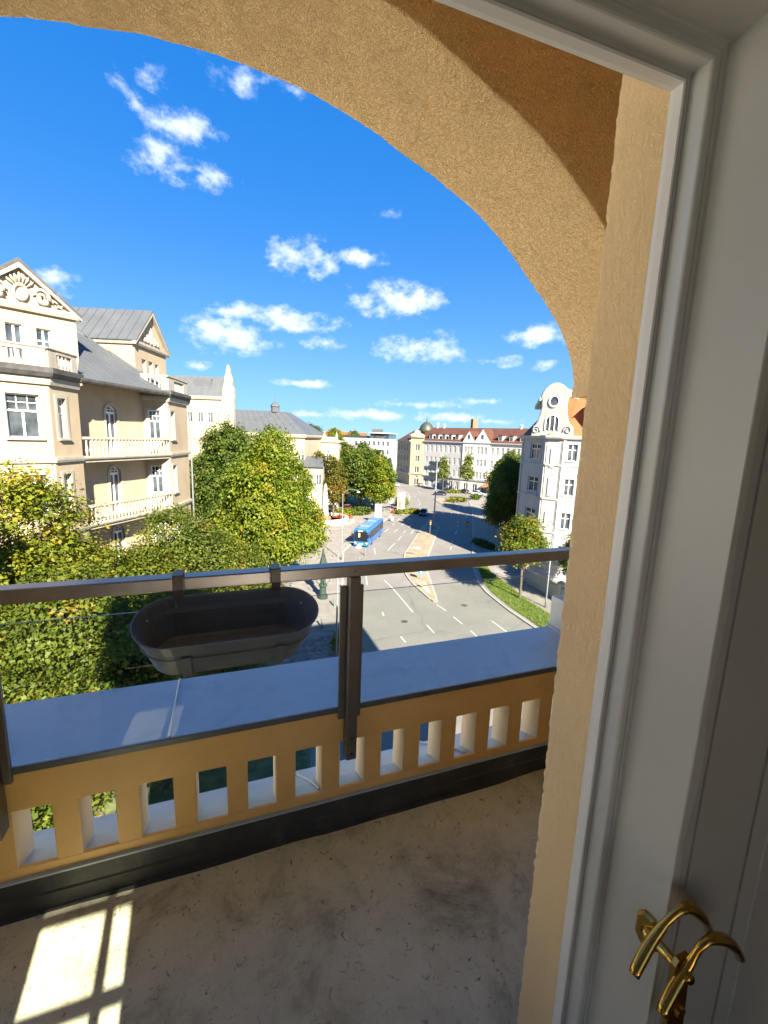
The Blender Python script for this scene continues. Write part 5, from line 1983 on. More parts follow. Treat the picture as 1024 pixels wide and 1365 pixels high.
# ================================================================== unseen white house added to bounce sunlight into the loggia
paint('facade_lime_white', (.72, .69, .62), .85, .05, .6, .2, 9, streak=((.5, .47, .42), 1.2, .35))
nb = thing('neighbour_house', 'lime-washed white house facing the garden, left of the cream corner house', 'house', (-14, 8, STREET))
N0, N1 = (-17.5, -.5), (-6.6, 9.4)
nd_ = (Vector(N1) - Vector(N0)).normalized()
nbk = Vector((-nd_.y, nd_.x)) * 6
N2 = tuple(Vector(N1) + nbk); N3 = tuple(Vector(N0) + nbk)
W = MB()
facade(nb, W, N0, N1, STREET, 3.4, [(u, u + 1.0, f, f + 1.9, 'cross') for u in (1.6, 5.2, 8.8, 12.4) for f in (.4, -3.6, -7.6, -11.6)], None, 'facade_lime_white')
facade(nb, W, N1, N2, STREET, 3.4, []); facade(nb, W, N2, N3, STREET, 3.4, []); facade(nb, W, N3, N0, STREET, 3.4, [])
part(nb, 'wall', W, 'facade_lime_white')
band(nb, 'cornice', [N0, N1, N2], 3.1, 3.5, .3, 'facade_lime_white')
q = MB(); q.prism([N0, N1, N2, N3], 3.3, 3.52)
part(nb, 'flat_roof', q, 'zinc_roof')

# ================================================================== trees
def crown_mesh(name, lobes, nclump, nleaf, size, cols_, seed, spread=.55, flat=.55, wide=.62):
    g_ = np.random.default_rng(seed)
    lob = np.array([(*c, *r_) for c, r_ in lobes], float)
    wgt = (lob[:, 3] * lob[:, 4] * lob[:, 5]) ** (2 / 3)
    li = g_.choice(len(lob), nclump, p=wgt / wgt.sum())
    dr_ = g_.normal(size=(nclump, 3))
    dr_ /= np.linalg.norm(dr_, axis=1)[:, None]
    rad = 1 - np.abs(g_.normal(0, .2, nclump))
    rad = np.clip(rad, .3, 1.03)
    cc_ = lob[li, :3] + dr_ * rad[:, None] * lob[li, 3:]
    out_ = dr_
    tone_c = g_.random(nclump)
    warm_c = g_.random(nclump)
    n_ = nclump * nleaf
    ci = np.repeat(np.arange(nclump), nleaf)
    off = g_.normal(size=(n_, 3)) * spread * np.array([1, 1, flat]) * np.repeat(g_.uniform(.6, 1.25, nclump), nleaf)[:, None]
    pos = cc_[ci] + off
    pos[:, 2] -= .25 * (off[:, 0] ** 2 + off[:, 1] ** 2)
    nrm_ = out_[ci] * .55 + np.array([0, 0, .75]) + g_.normal(size=(n_, 3)) * .55
    nrm_ /= np.linalg.norm(nrm_, axis=1)[:, None]
    ax = np.cross(nrm_, g_.normal(size=(n_, 3)))
    ax /= np.linalg.norm(ax, axis=1)[:, None]
    bx_ = np.cross(nrm_, ax)
    s_ = (size * g_.uniform(.45, 1.55, n_))[:, None]
    fold = nrm_ * s_ * .16
    V_ = np.stack([pos - ax * s_ * .5, pos - bx_ * s_ * wide * .5 + fold + ax * s_ * .05, pos + ax * s_ * .5 - nrm_ * s_ * .1, pos + bx_ * s_ * wide * .5 + fold + ax * s_ * .05], 1).reshape(-1, 3)
    F_ = np.arange(4 * n_).reshape(-1, 4)
    dark, mid, bright_tone, warm = [np.array(c) for c in cols_]  # leaf tones, mixed at random by clump and leaf
    t = np.clip(tone_c[ci] * .75 + g_.random(n_) * .35, 0, 1)[:, None]
    C_ = np.where(t < .5, dark + (mid - dark) * t * 2, mid + (bright_tone - mid) * (t - .5) * 2)
    wf = (np.clip((warm_c[ci] - .80) * 5, 0, 1) * g_.uniform(.3, 1, n_))[:, None]
    C_ = C_ * (1 - wf) + warm * wf
    me = mesh_np(name, V_, F_, np.repeat(C_, 4, 0))
    me.materials.append(MATS['leaves'])
    return me


def trunk_mesh(name, h, r_, lobes, seed, bend=.15):
    g_ = random.Random(seed)
    q_ = MB()
    top = h
    P = [(0, 0, -.3), (g_.uniform(-bend, bend) * .4, g_.uniform(-bend, bend) * .4, top * .3), (g_.uniform(-bend, bend), g_.uniform(-bend, bend), top * .65), (g_.uniform(-bend, bend), g_.uniform(-bend, bend), top)]
    q_.tube([(P[0][0], P[0][1], -.3), (P[0][0], P[0][1], .15)] + P[1:], [r_ * 1.6, r_ * 1.12, r_ * .9, r_ * .7, r_ * .35], 9)
    for (c, rr) in lobes:
        for k in range(3):
            b0 = Vector(P[1]).lerp(Vector(P[2]), g_.uniform(.2, 1.0))
            e_ = Vector(c) + Vector((g_.uniform(-.6, .6) * rr[0], g_.uniform(-.6, .6) * rr[1], g_.uniform(-.3, .5) * rr[2]))
            m_ = b0.lerp(e_, .5) + Vector((0, 0, -.3))
            q_.tube([b0, m_, e_], [r_ * .42, r_ * .26, r_ * .07], 6)
    me = q_.mesh(name)
    me.materials.append(MATS['bark'])
    me.polygons.foreach_set('use_smooth', [True] * len(me.polygons))
    return me


G_LIME = ((.046, .086, .007), (.118, .168, .011), (.225, .25, .02), (.32, .23, .02))
G_DEEP = ((.030, .060, .010), (.070, .112, .016), (.130, .168, .022), (.19, .17, .02))
G_GOLD = ((.055, .082, .007), (.135, .165, .011), (.24, .25, .018), (.36, .21, .02))
G_RUST = ((.045, .055, .010), (.10, .105, .015), (.18, .16, .022), (.28, .13, .02))
TREE = {}


def tree_kind(key, h, r_, lobes, nclump, nleaf, size, cols_, seed, **kw):
    TREE[key] = (trunk_mesh('trunk', h, r_, lobes, seed), crown_mesh('crown', lobes, nclump, nleaf, size, cols_, seed, **kw))


def tree(key, label, l, d, sc=1.0, rz=0.0, group=None, name='street_tree', szv=1.0):
    p = plan(l, d)
    t_ = thing(name, label, 'tree', (p[0], p[1], STREET + .13), rz, group)
    t_.scale = (sc, sc, sc * szv)
    a, b = TREE[key]
    link('trunk', a, None, t_)
    link('crown', b, None, t_)
    return t_


# near maple: 16.5 m
near_lobes = [((0, 0, 8.3), (3.0, 3.0, 2.8)), ((1.6, .8, 10.6), (2.4, 2.3, 2.3)), ((-1.3, -1.1, 11.2), (2.4, 2.4, 2.3)), ((.2, .4, 13.6), (1.9, 1.9, 2.2)), ((-2.1, 1.2, 8.6), (2.0, 2.0, 2.0)), ((2.0, -1.7, 8.2), (2.2, 2.2, 2.0)), ((0, 0, 15.2), (1.0, 1.0, 1.2))]
tree_kind('maple', 12.5, .26, near_lobes, 760, 105, .140, G_GOLD, 3, spread=.42, wide=.72)
low_lobes = [((0, 0, 7.6), (2.8, 2.8, 2.4)), ((1.5, .8, 9.0), (1.9, 1.9, 1.9)), ((-1.3, -1.0, 9.4), (2.0, 2.0, 1.9)), ((.2, .2, 11.2), (1.5, 1.5, 1.6)), ((-1.6, 1.5, 7.4), (1.9, 1.9, 1.7))]
tree_kind('limelow', 9.5, .22, low_lobes, 640, 105, .128, ((.034, .058, .007), (.085, .118, .012), (.165, .185, .02), (.26, .17, .02)), 8, spread=.42, wide=.7)
big_lobes = [((0, 0, 9.0), (5.4, 5.4, 4.6)), ((2.6, 1.5, 12.0), (3.6, 3.6, 3.2)), ((-2.6, -1.2, 12.6), (3.7, 3.7, 3.3)), ((.4, .6, 15.5), (2.9, 2.9, 3.0)), ((3.6, -2.6, 8.0), (2.9, 2.9, 2.7)), ((-3.6, 2.0, 8.2), (3.0, 3.0, 2.8)), ((0, -3.6, 7.4), (3.2, 3.2, 2.6))]
tree_kind('biglime', 14, .42, big_lobes, 1100, 75, .29, G_LIME, 21, spread=.62, wide=.72)
tree_kind('bigdeep', 14, .42, big_lobes, 900, 70, .30, G_DEEP, 22, spread=.66, wide=.72)
park_lobes = [((0, 0, 8.0), (4.2, 4.2, 4.0)), ((1.8, 1.0, 11.0), (3.0, 3.0, 3.0)), ((-1.8, -1.0, 11.5), (3.0, 3.0, 3.0)), ((.2, .2, 14.0), (2.2, 2.2, 2.4)), ((2.4, -1.8, 7.4), (2.4, 2.4, 2.2))]
tree_kind('parkdeep', 12, .36, park_lobes, 460, 60, .42, G_DEEP, 31, spread=.62, wide=.75)
tree_kind('parklime', 12, .36, park_lobes, 460, 60, .42, G_LIME, 32, spread=.62, wide=.75)
rust_lobes = [((0, 0, 7.0), (2.5, 2.5, 3.0)), ((.6, .3, 10.0), (1.9, 1.9, 2.6)), ((-.5, -.4, 12.4), (1.3, 1.3, 2.0))]
tree_kind('rust', 10.5, .24, rust_lobes, 240, 50, .34, G_RUST, 41, spread=.5, wide=.7)
sm_lobes = [((0, 0, 6.4), (2.3, 2.3, 1.7)), ((1.5, .4, 5.7), (1.7, 1.7, 1.3)), ((-1.5, -.6, 5.9), (1.8, 1.8, 1.3)), ((.2, .2, 8.2), (1.6, 1.6, 1.4)), ((-.4, 1.2, 7.2), (1.4, 1.4, 1.3))]
tree_kind('young', 7.0, .15, sm_lobes, 380, 55, .20, ((.036, .066, .007), (.092, .132, .011), (.18, .205, .018), (.30, .19, .02)), 51, spread=.40, wide=.7)
thin_lobes = [((0, 0, 5.6), (1.8, 1.8, 1.3)), ((.3, .2, 7.6), (1.35, 1.35, 1.4)), ((-.1, 0, 9.8), (.8, .8, 1.5))]
tree_kind('thin', 9.5, .13, thin_lobes, 90, 24, .5, ((.07, .10, .02), (.13, .16, .03), (.2, .22, .05), (.25, .24, .05)), 61, spread=.5)

tree('maple', 'golden green maple rising in front of the carved gable bay', -14.3, 16.6, .99, .4)
tree('limelow', 'olive green maple directly below the glass panel, behind the planter', -10.0, 13.6, 1.02, 2.1, 'garden trees under the balcony')
tree('limelow', 'green maple below the balcony, between planter and steel post', -8.0, 15.8, .93, 4.0, 'garden trees under the balcony')
tree('limelow', 'low dense maple in front of the long baluster balconies', -11.8, 20.5, .93, 1.0)
tree('limelow', 'dark green maple in front of the far bay of the cream house', -11.2, 23.0, 1.06, 3.3)
tree('limelow', 'small maple crown between cream house and big lime tree', -8.9, 25.5, .86, 5.0, None)
tree('limelow', 'olive maple below the balcony beside the end post of the railing', -13.0, 11.6, .98, .2, 'garden trees under the balcony')
tree('biglime', 'huge bright yellow green lime tree beside the theatre square', -12.1, 45.5, .78, .3, szv=1.28)
tree('bigdeep', 'tall dark green tree behind the huge bright lime tree', -20.0, 57, .92, 2.0, szv=1.12)
tree('bigdeep', 'dark tree crown between stage tower and bright lime tree', -24.5, 66, .98, 4.0)
tree('rust', 'slim brownish tree beside the stone obelisk', -11.0, 92, .95, 0)
tree('rust', 'slim rusty tree left of the dense park trees', -15.0, 96, 1.0, 1.2)
tree('parkdeep', 'dense dark park tree in the middle of the square', -5.8, 104, 1.02, .4)
tree('parkdeep', 'dark park tree next to the theatre pavilion', -10.2, 112, 1.0, 2.4)
tree('parklime', 'bright park tree overhanging the bend of the road', -1.0, 100, .80, 1.4)
tree('parkdeep', 'park tree hidden behind the bright one at the road bend', -2.6, 112, .92, 3.4)
tree('bigdeep', 'tall dark tree shading the road beside the white corner house', 20.6, 70.5, .62, .6, 'dark roadside trees by the white house', szv=1.32)
tree('bigdeep', 'tall dark tree behind the first one beside the white corner house', 25.0, 84, .66, 2.6, 'dark roadside trees by the white house', szv=1.35)
tree('parklime', 'yellowing tree top behind the dark roadside trees', 28.5, 99, .92, 1.9)
tree('young', 'young golden maple with orange patch on the grass verge', 15.93, 47.0, 1.0, .2)
tree('young', 'leafy shrub tree behind the garden wall pillar', 21.6, 44.5, .70, 1.2)
tree('young', 'bushy tree inside the white garden wall', 23.0, 49.0, .8, 3.0)
tree('thin', 'slender pale street tree before the shaded far facade', 20.6, 152, 1.08, .3, 'slender trees along the far kerb')
tree('thin', 'slender pale street tree before the far white gables', 28.0, 146.5, 1.22, 1.5, 'slender trees along the far kerb')
tree('bigdeep', 'dark rounded treetop above the theatre pavilion roof', -25.5, 150, 1.18, .8)
tree('parklime', 'small light treetop by the orange roofs', -22.5, 190, 1.3, .8)
tree('parkdeep', 'dark treetop beside the far red roof on the right', 55, 132, 1.25, .5)
tree('parkdeep', 'treetop above the orange roofs beside the office building', -17.5, 232, 1.32, .5)
# orange leaf cluster on the young maple
yt = [o_ for o_ in bpy.data.objects if o_.get('label', '').startswith('young golden')][0]
me = crown_mesh('orange_leaves', [((-1.9, -1.5, 6.0), (.42, .42, .3))], 12, 22, .24, ((.5, .10, .01), (.62, .13, .01), (.7, .2, .02), (.7, .2, .02)), 77, spread=.2)
link('orange_leaves', me, None, yt)

# shrubs and hedges


def shrub(label, l, d, sx, sy, sz, cols_, seed, n=60, leaf=.3, grp=None, name='shrub'):
    p = plan(l, d)
    t_ = thing(name, label, 'shrub', (p[0], p[1], STREET + .13), 0, grp)
    me_ = crown_mesh('foliage', [((0, 0, sz * .5), (sx, sy, sz * .5))], n, 26, leaf, cols_, seed, spread=.3)
    link('foliage', me_, None, t_)
    q_ = MB()
    for k in range(4):
        q_.tube([(.1 * k - .15, 0, -.1), (.3 * (k - 1.5) * sx * .5, .2 * (k % 2), sz * .7)], [.04, .015], 5)
    link('stem', q_.mesh('stem'), 'bark', t_)
    return t_


shrub('golden shrub on the traffic island in the junction', 21.3, 126, 3.2, 1.2, 1.3, G_GOLD, 90, 70, .4)
shrub('dry yellow planting along the pavement corner', 5.5, 103, 3.6, 1.0, .9, G_GOLD, 91, 70, .4)
shrub('rounded bush beside the poster pillar', 4.6, 113, 1.6, 1.6, 2.6, G_LIME, 92, 60, .4)
shrub('dark hedge under the park trees', -6.0, 98, 3.2, 1.4, 1.8, G_DEEP, 93, 80, .4)
shrub('light green hedge behind the fountain basin', -9.5, 96, 3.2, 1.2, 1.5, G_LIME, 94, 80, .4)
shrub('round bush in front of the shop awning', 28.3, 133, 1.6, 1.4, 1.6, G_DEEP, 95, 50, .4)
shrub('hedge beside the right carriageway in the shade', 17.3, 72, .8, 3.0, 1.0, G_DEEP, 96, 60, .3)
shrub('long low planting in front of the far block', 24.5, 149, 3.4, 1.0, .9, G_LIME, 97, 70, .4)
shrub('climbing green shrub at the green lamp post', -3.3, 33.4, .5, .5, 1.6, G_LIME, 98, 40, .18)

# ================================================================== fountain with obelisk
fx, fy = plan(-12.5, 90)
fnt = thing('fountain', 'round stone fountain basin with tall tapering obelisk', 'fountain', (fx, fy, STREET + .13))
q = MB()
q.lathe((0, 0, 0), [(5.0, 0), (5.0, .75), (4.9, .85), (4.3, .85), (4.2, .75), (4.2, .3), (0, .3)], 48)
paint('pale_stone', (.52, .49, .43), .8, .1, 1)
link('basin', q.mesh('basin'), 'pale_stone', fnt)
q = MB(); q.lathe((0, 0, .32), [(0, .0), (4.15, 0.0)], 40)
paint('basin_plants', (.05, .07, .02), .9, .5, 2, .6, 6)
link('planting', q.mesh('planting'), 'basin_plants', fnt)
q = MB(); q.lathe((0, 0, .3), [(1.3, 0), (1.2, .5), (.9, .6)], 24)
link('base', q.mesh('base'), 'brick_red', fnt)
q = MB(); q.lathe((0, 0, .8), [(.72, 0), (.66, 1), (.50, 4.5), (.40, 6.2), (.18, 6.9), (0, 7.1)], 12)
link('obelisk', q.mesh('obelisk'), 'pale_stone', fnt, smooth=True)
q = MB(); q.lathe((0, 0, 0), [(6.4, 0), (6.4, .02), (5.2, .022), (5.2, 0)], 48)
link('surround', q.mesh('surround'), 'kerb_stone', fnt)
fb = shrub('red flower bed beside the fountain', -8.8, 92.5, 2.2, .9, .7, ((.25, .06, .02), (.4, .09, .03), (.5, .14, .05), (.6, .2, .05)), 99, 40, .35, name='flower_bed')

# ================================================================== bus
paint('bus_blue', (.018, .12, .40), .25, .06, 1)
paint('bus_roof', (.12, .20, .32), .4, .08, 1)
paint('bus_glass', (.010, .012, .014), .12, .2, 2, spec=.25)
paint('signal_black', (.02, .02, .02), .5, .1, 2)
paint('headlamp', (.8, .8, .78), .1, .02, 2)
paint('display_amber', (.70, .60, .32), .5, .1, 2)
bd = Vector((21.2 - 16.8, 57.0 - 50.1)).normalized()
bx0 = Vector(((15.0 + 16.8) / 2 * 1.2937, (50.9 + 50.1) / 2 * 1.2937))
bus = thing('city_bus', 'blue city bus coming round the square towards the house', 'bus', (bx0.x, bx0.y, STREET), math.atan2(bd.y, bd.x))
# local: x from front (0) to rear (12), y left/right
BL, BWd, BH = 11.2, 1.27, 3.05


def loft(secs):
    q_ = MB()
    n__ = len(secs[0])
    for s_ in secs:
        q_.v += s_
    q_.f += [(a * n__ + i, a * n__ + (i + 1) % n__, (a + 1) * n__ + (i + 1) % n__, (a + 1) * n__ + i) for a in range(len(secs) - 1) for i in range(n__)]
    q_.f += [tuple(range(n__)), tuple((len(secs) - 1) * n__ + i for i in range(n__))]
    return q_


def bsec(x, w, z0, z1, r_=.18):
    return [(x, -w, z0), (x, -w, z1 - r_), (x, -w + r_ * .6, z1 - r_ * .25), (x, -w + r_ * 1.6, z1), (x, w - r_ * 1.6, z1), (x, w - r_ * .6, z1 - r_ * .25), (x, w, z1 - r_), (x, w, z0)]


q = loft([bsec(-.02, BWd - .12, .42, 2.8), bsec(.06, BWd - .03, .32, 2.98), bsec(.3, BWd, .30, BH), bsec(BL - .25, BWd, .30, BH), bsec(BL, BWd - .06, .36, BH - .12)])
link('body', q.mesh('body'), 'bus_blue', bus)
q = MB(); q.box(.5, BL - .4, -.85, .85, BH + .003, BH + .06); q.box(2.2, 5.0, -.8, .8, BH + .06, BH + .28); q.box(7.2, 10.2, -.8, .8, BH + .06, BH + .24)
link('roof', q.mesh('roof'), 'bus_roof', bus)
q = MB(); q.add([(-.040, -1.1, .98), (-.040, 1.1, .98), (-.034, 1.1, 2.60), (-.034, -1.1, 2.60), (.06, -1.255, .98), (.06, 1.255, .98), (.06, 1.255, 2.60), (.06, -1.255, 2.60)], [(0, 1, 2, 3), (0, 3, 7, 4), (1, 5, 6, 2), (3, 2, 6, 7), (0, 4, 5, 1)])
ws = link('windscreen', q.mesh('windscreen'), 'bus_glass', bus)
q = MB(); q.box(-.028, .02, -.85, .85, 2.58, 2.85)
dd_ = link('destination_display', q.mesh('destination_display'), 'signal_black', bus)
q = MB(); q.box(-.034, -.0285, -.3, .5, 2.64, 2.79)
link('display_line', q.mesh('display_line'), 'display_amber', dd_)
q = MB(); q.box(-.052, -.043, .15, .42, 1.7, 2.40)
link('reflection_blind', q.mesh('blind'), 'display_amber', ws)  # pale panel on the windscreen standing in for a reflection
bpy.data.objects['reflection_blind'].name = 'sun_blind'
for s in (-1, 1):
    for k in range(6):
        x0 = .9 + 1.68 * k
        q = MB(); q.box(x0, x0 + 1.55, s * (BWd + .004) - .006, s * (BWd + .004) + .006, 1.25, 2.55)
        link('side_window', q.mesh('side_window'), 'bus_glass', bus)
    for x in (2.6, 8.6):
        q = MB(); q.tube([(x, s * (BWd - .25), .48), (x, s * (BWd + .012), .48)], .48, 18)
        wh_ = link('wheel', q.mesh('wheel'), 'tyre', bus)
        q = MB(); q.tube([(x, s * (BWd + .012), .48), (x, s * (BWd + .03), .48)], [.27, .22], 14)
        link('rim', q.mesh('rim'), 'pole_steel', wh_)
    q = MB(); q.lathe((-.02, s * .95, .72), [(.0, -.12), (.14, -.06), (.16, 0), (.14, .06), (0, .12)], 10)
    link('headlight', q.mesh('headlight'), 'headlamp', bus, smooth=True)
    q = MB(); q.tube([(.1, s * 1.2, 2.75), (-.25, s * 1.42, 2.7), (-.28, s * 1.45, 2.3)], [.03, .03, .03], 6); q.box(-.36, -.22, s * 1.45 - .11, s * 1.45 + .11, 1.85, 2.35)
    link('mirror', q.mesh('mirror'), 'tyre', bus)
q = MB(); q.box(-.045, .08, -1.1, 1.1, .28, .48)
link('bumper', q.mesh('bumper'), 'bus_blue', bus)
q = MB(); q.box(-.04, -.034, -.3, .3, .54, .66)
link('number_plate', q.mesh('number_plate'), 'headlamp', bus)
q = MB(); q.box(BL - .02, BL + .012, -.95, .95, 1.4, 2.6)
link('rear_window', q.mesh('rear_window'), 'bus_glass', bus)

# ================================================================== cars


def car(label, x, y, ang, paintm, grp=None, van=False):
    t_ = thing('parked_car' if grp else 'car', label, 'car', (x, y, STREET), ang, grp)
    L_, w_ = (4.5, .9) if not van else (4.9, .95)
    hr_ = 1.46 if not van else 1.9

    def sec(x_, w2, z0, z1):
        return [(x_, -w2, z0), (x_, -w2 * 1.0, z1 - .12), (x_, -w2 * .88, z1), (x_, w2 * .88, z1), (x_, w2, z1 - .12), (x_, w2, z0)]
    hb = .80 if not van else .98
    q_ = loft([sec(0, w_ * .82, .35, .62), sec(.12, w_ * .92, .24, .70), sec(.9, w_, .2, hb), sec(1.3, w_, .2, hb + .06), sec(3.6, w_, .2, hb + .1), sec(L_ - .15, w_ * .95, .25, hb + .04), sec(L_, w_ * .84, .36, hb - .1)])
    link('body', q_.mesh('body'), paintm, t_)
    cabin = [(1.15, .80, hb), (1.95, .70, hr_ - .06), (2.4, .68, hr_), (3.3, .68, hr_ - .03), (3.75, .70, hr_ - .2 if not van else hr_ - .05), (4.3 if not van else 4.75, .80, hb + .05)]
    q_ = MB()
    for (x_, w2, z_) in cabin:
        q_.v += [(x_, -w2, z_), (x_, w2, z_)]
    lo = [(1.15, .84, hb - .02), (4.3 if not van else 4.75, .84, hb - .02)]
    n__ = len(cabin)
    q_.f += [(2 * i, 2 * i + 1, 2 * i + 3, 2 * i + 2) for i in range(n__ - 1)]
    q_.f += [tuple(2 * i for i in range(n__)), tuple(2 * i + 1 for i in reversed(range(n__)))]
    link('cabin_glass', q_.mesh('cabin_glass'), 'bus_glass', t_)
    q_ = MB()
    q_.add([(1.93, -.69, hr_ - .04), (1.93, .69, hr_ - .04), (2.4, .67, hr_ + .012), (2.4, -.67, hr_ + .012), (3.3, .67, hr_ - .018), (3.3, -.67, hr_ - .018), (3.8, .69, hr_ - .2), (3.8, -.69, hr_ - .2)], [(0, 1, 2, 3), (3, 2, 4, 5), (5, 4, 6, 7)])
    link('roof', q_.mesh('roof'), paintm, t_)
    for s in (-1, 1):
        for x_ in (.85, 3.6):
            q_ = MB(); q_.tube([(x_, s * (w_ - .2), .32), (x_, s * (w_ + .01), .32)], .32, 14)
            w__ = link('wheel', q_.mesh('wheel'), 'tyre', t_)
            q_ = MB(); q_.tube([(x_, s * (w_ + .01), .32), (x_, s * (w_ + .025), .32)], [.2, .17], 10)
            link('rim', q_.mesh('rim'), 'pole_steel', w__)
        q_ = MB(); q_.lathe((.05, s * .66, .60), [(0, -.07), (.13, -.03), (.14, .03), (0, .08)], 8)
        link('headlight', q_.mesh('headlight'), 'headlamp', t_)
        q_ = MB(); q_.box(L_ - .05, L_ + .012, s * .62 - .14, s * .62 + .14, .62, .78)
        link('tail_light', q_.mesh('tail_light'), 'brick_red', t_)
    q_ = MB(); q_.box(-.012, .02, -.27, .27, .42, .52)
    link('number_plate', q_.mesh('number_plate'), 'headlamp', t_)
    return t_


paint('car_dark', (.02, .028, .045), .2, .1, 2)
paint('car_blue', (.03, .07, .20), .2, .1, 2)
paint('car_silver', (.45, .46, .48), .25, .08, 2)
paint('car_white', (.7, .7, .7), .25, .05, 2)
paint('car_red', (.35, .04, .03), .25, .1, 2)
car('dark blue car approaching on the left carriageway behind the bus', 43.4, 90.0, math.atan2(8.5, 5.2), 'car_dark')
car('dark saloon turning at the junction by the second island', 64.6, 127.0, math.atan2(-1.5, 2.6), 'car_dark')
car('blue car waiting before the arched doorway', 71.0, 160.5, math.atan2(-5, 3), 'car_blue')
car('white car parked beside the blue one at the far kerb', 73.0, 157, math.atan2(-5, 3), 'car_white')
car('silver car leaving the side street near the park', 63.0, 152.5, math.atan2(1, -5), 'car_silver')
car('white van entering from the side street by the cream corner', 58.0, 160, math.atan2(6, -5), 'car_white', van=True)
for k, (l, d, cm, lab) in enumerate(((26.0, 151.5, 'car_dark', 'black car parked below the far gables'), (29.5, 148.2, 'car_silver', 'silver car parked in front of the far shops'), (33, 145, 'car_white', 'white car parked beside the red awning'))):
    p = plan(l, d)
    car(lab, p[0], p[1], math.atan2(dr.y, dr.x), cm, 'cars parked along the far block')
for k, (l, d, cm, lab) in enumerate(((-13.5, 101, 'car_dark', 'dark car parked under the park trees'), (-9.5, 101.5, 'car_red', 'red car parked under the park trees'))):
    p = plan(l, d)
    car(lab, p[0], p[1], 1.0 + k * .1, cm, 'cars parked under the park trees')

# ================================================================== lamps, lights, signs
def pole_lamp(label, x, y, h, arm, ang, base=STREET + .13, name='street_lamp', double=False):
    t_ = thing(name, label, 'street lamp', (x, y, base))
    q_ = MB(); q_.tube([(0, 0, -.1), (0, 0, .9), (0, 0, 1.0), (0, 0, h)], [.11, .10, .075, .05], 10)
    link('pole', q_.mesh('pole'), 'pole_steel', t_, smooth=True)
    for s in ((1, -1) if double else (1,)):
        dx, dy = s * arm * math.cos(ang), s * arm * math.sin(ang)
        q_ = MB()
        q_.tube([(0, 0, h - .3), (dx * .12, dy * .12, h + .35), (dx * .4, dy * .4, h + .75), (dx * .7, dy * .7, h + .72), (dx, dy, h + .45)], .035, 7)
        a_ = link('arm', q_.mesh('arm'), 'pole_steel', t_)
        q_ = MB(); q_.lathe((dx, dy, h + .3), [(.03, .2), (.16, .12), (.24, 0), (.1, -.05), (0, -.06)], 12)
        link('lamp_head', q_.mesh('lamp_head'), 'lamp_glass', t_)
    return t_


pole_lamp('tall lamp post with curved arm at the near left kerb', 7.6, 29.6, 9.2, 1.6, .05)
pole_lamp('lamp post with curved arm on the square beside the bus', 15.6, 58.6, 9.6, 2.2, -.2)
x, y = 30.8 * 1.2937, 59.7 * 1.2937
t_ = thing('light_mast', 'tall grey mast at the head of the sandy median', 'mast', (x, y, STREET + .13))
q = MB(); q.tube([(0, 0, -.1), (0, 0, 1.2), (0, 0, 14.2)], [.17, .15, .09], 12)
link('pole', q.mesh('pole'), 'pole_steel', t_, smooth=True)
q = MB(); q.lathe((0, 0, 0), [(.35, 0), (.35, .15), (.2, .3), (.18, .6)], 12)
link('base', q.mesh('base'), 'pole_steel', t_)
q = MB(); q.box(-.45, .45, -.16, .16, 13.9, 14.15)
link('lamp_head', q.mesh('lamp_head'), 'pole_steel', t_)
p = plan(18.0, 44.6)
pole_lamp('slim lamp post on the right pavement beside the garden wall', p[0], p[1], 9.0, 1.8, 3.4)


def sign(label, l, d, h, draw, cat='sign', name='road_sign', base=.13):
    p_ = plan(l, d)
    t_ = thing(name, label, cat, (p_[0], p_[1], STREET + base), -YAW)
    q_ = MB(); q_.tube([(0, 0, -.1), (0, 0, h)], .045, 8)
    link('post', q_.mesh('post'), 'pole_steel', t_)
    draw(t_, h)
    return t_


paint('sign_blue', (.02, .22, .62), .4, .04, 2)
paint('sign_white', (.5, .5, .5), .4, .03, 2)
paint('sign_red', (.6, .03, .03), .4, .04, 2)
paint('sign_yellow', (.75, .5, .05), .4, .04, 2)
paint('poster', (.55, .4, .3), .5, .5, 1.6)


def disc(t_, name, z, r_, mat, y=-.06, th__=.02, under=None):
    q_ = MB(); q_.tube([(0, y, z), (0, y - th__, z)], r_, 24)
    return link(name, q_.mesh(name), mat, under or t_)


def keep_right(t_, h):
    d_ = disc(t_, 'disc', h - .35, .40, 'sign_blue')
    q_ = MB()
    q_.add([(-.2, -.083, h - .18), (-.13, -.083, h - .12), (.10, -.083, h - .40), (.2, -.083, h - .3), (.2, -.083, h - .6), (-.1, -.083, h - .6), (.02, -.083, h - .48)], [(0, 1, 2, 6), (3, 4, 5)])
    link('arrow', q_.mesh('arrow'), 'sign_white', d_)


sign('round blue keep right sign with white arrow on the median tip', 4.9, 52.6, 1.45, keep_right)


def yellow_box(t_, h):
    q_ = MB(); q_.box(-.18, .18, -.08, -.06, h - .35, h)
    link('board', q_.mesh('board'), 'sign_yellow', t_)


sign('small yellow sign board on the paved median nose', 4.9, 49.6, .6, yellow_box)


def wayboard(t_, h):
    q_ = MB(); q_.box(-1.0, .1, -.08, -.05, h - .25, h)
    link('board', q_.mesh('board'), 'sign_white', t_)


sign('white direction board standing on the sandy median', 5.6, 63.5, 1.5, wayboard)


def no_stop(t_, h):
    d_ = disc(t_, 'disc', h - .4, .38, 'sign_red')
    disc(t_, 'inner_disc', h - .4, .27, 'sign_white', -.083, .006, d_)


sign('round red and white road sign by the dark roadside tree', 22.6, 86.5, 5.2, no_stop)


def clock(t_, h):
    d_ = disc(t_, 'clock_case', h - .6, .62, 'pole_steel', -.05, .2)
    d2 = disc(t_, 'dial', h - .6, .54, 'sign_white', -.255, .01, d_)
    q_ = MB(); q_.box(-.03, .03, -.285, -.272, h - .62, h - .2); q_.box(-.03, .3, -.285, -.272, h - .63, h - .57)
    link('hands', q_.mesh('hands'), 'signal_black', d2)


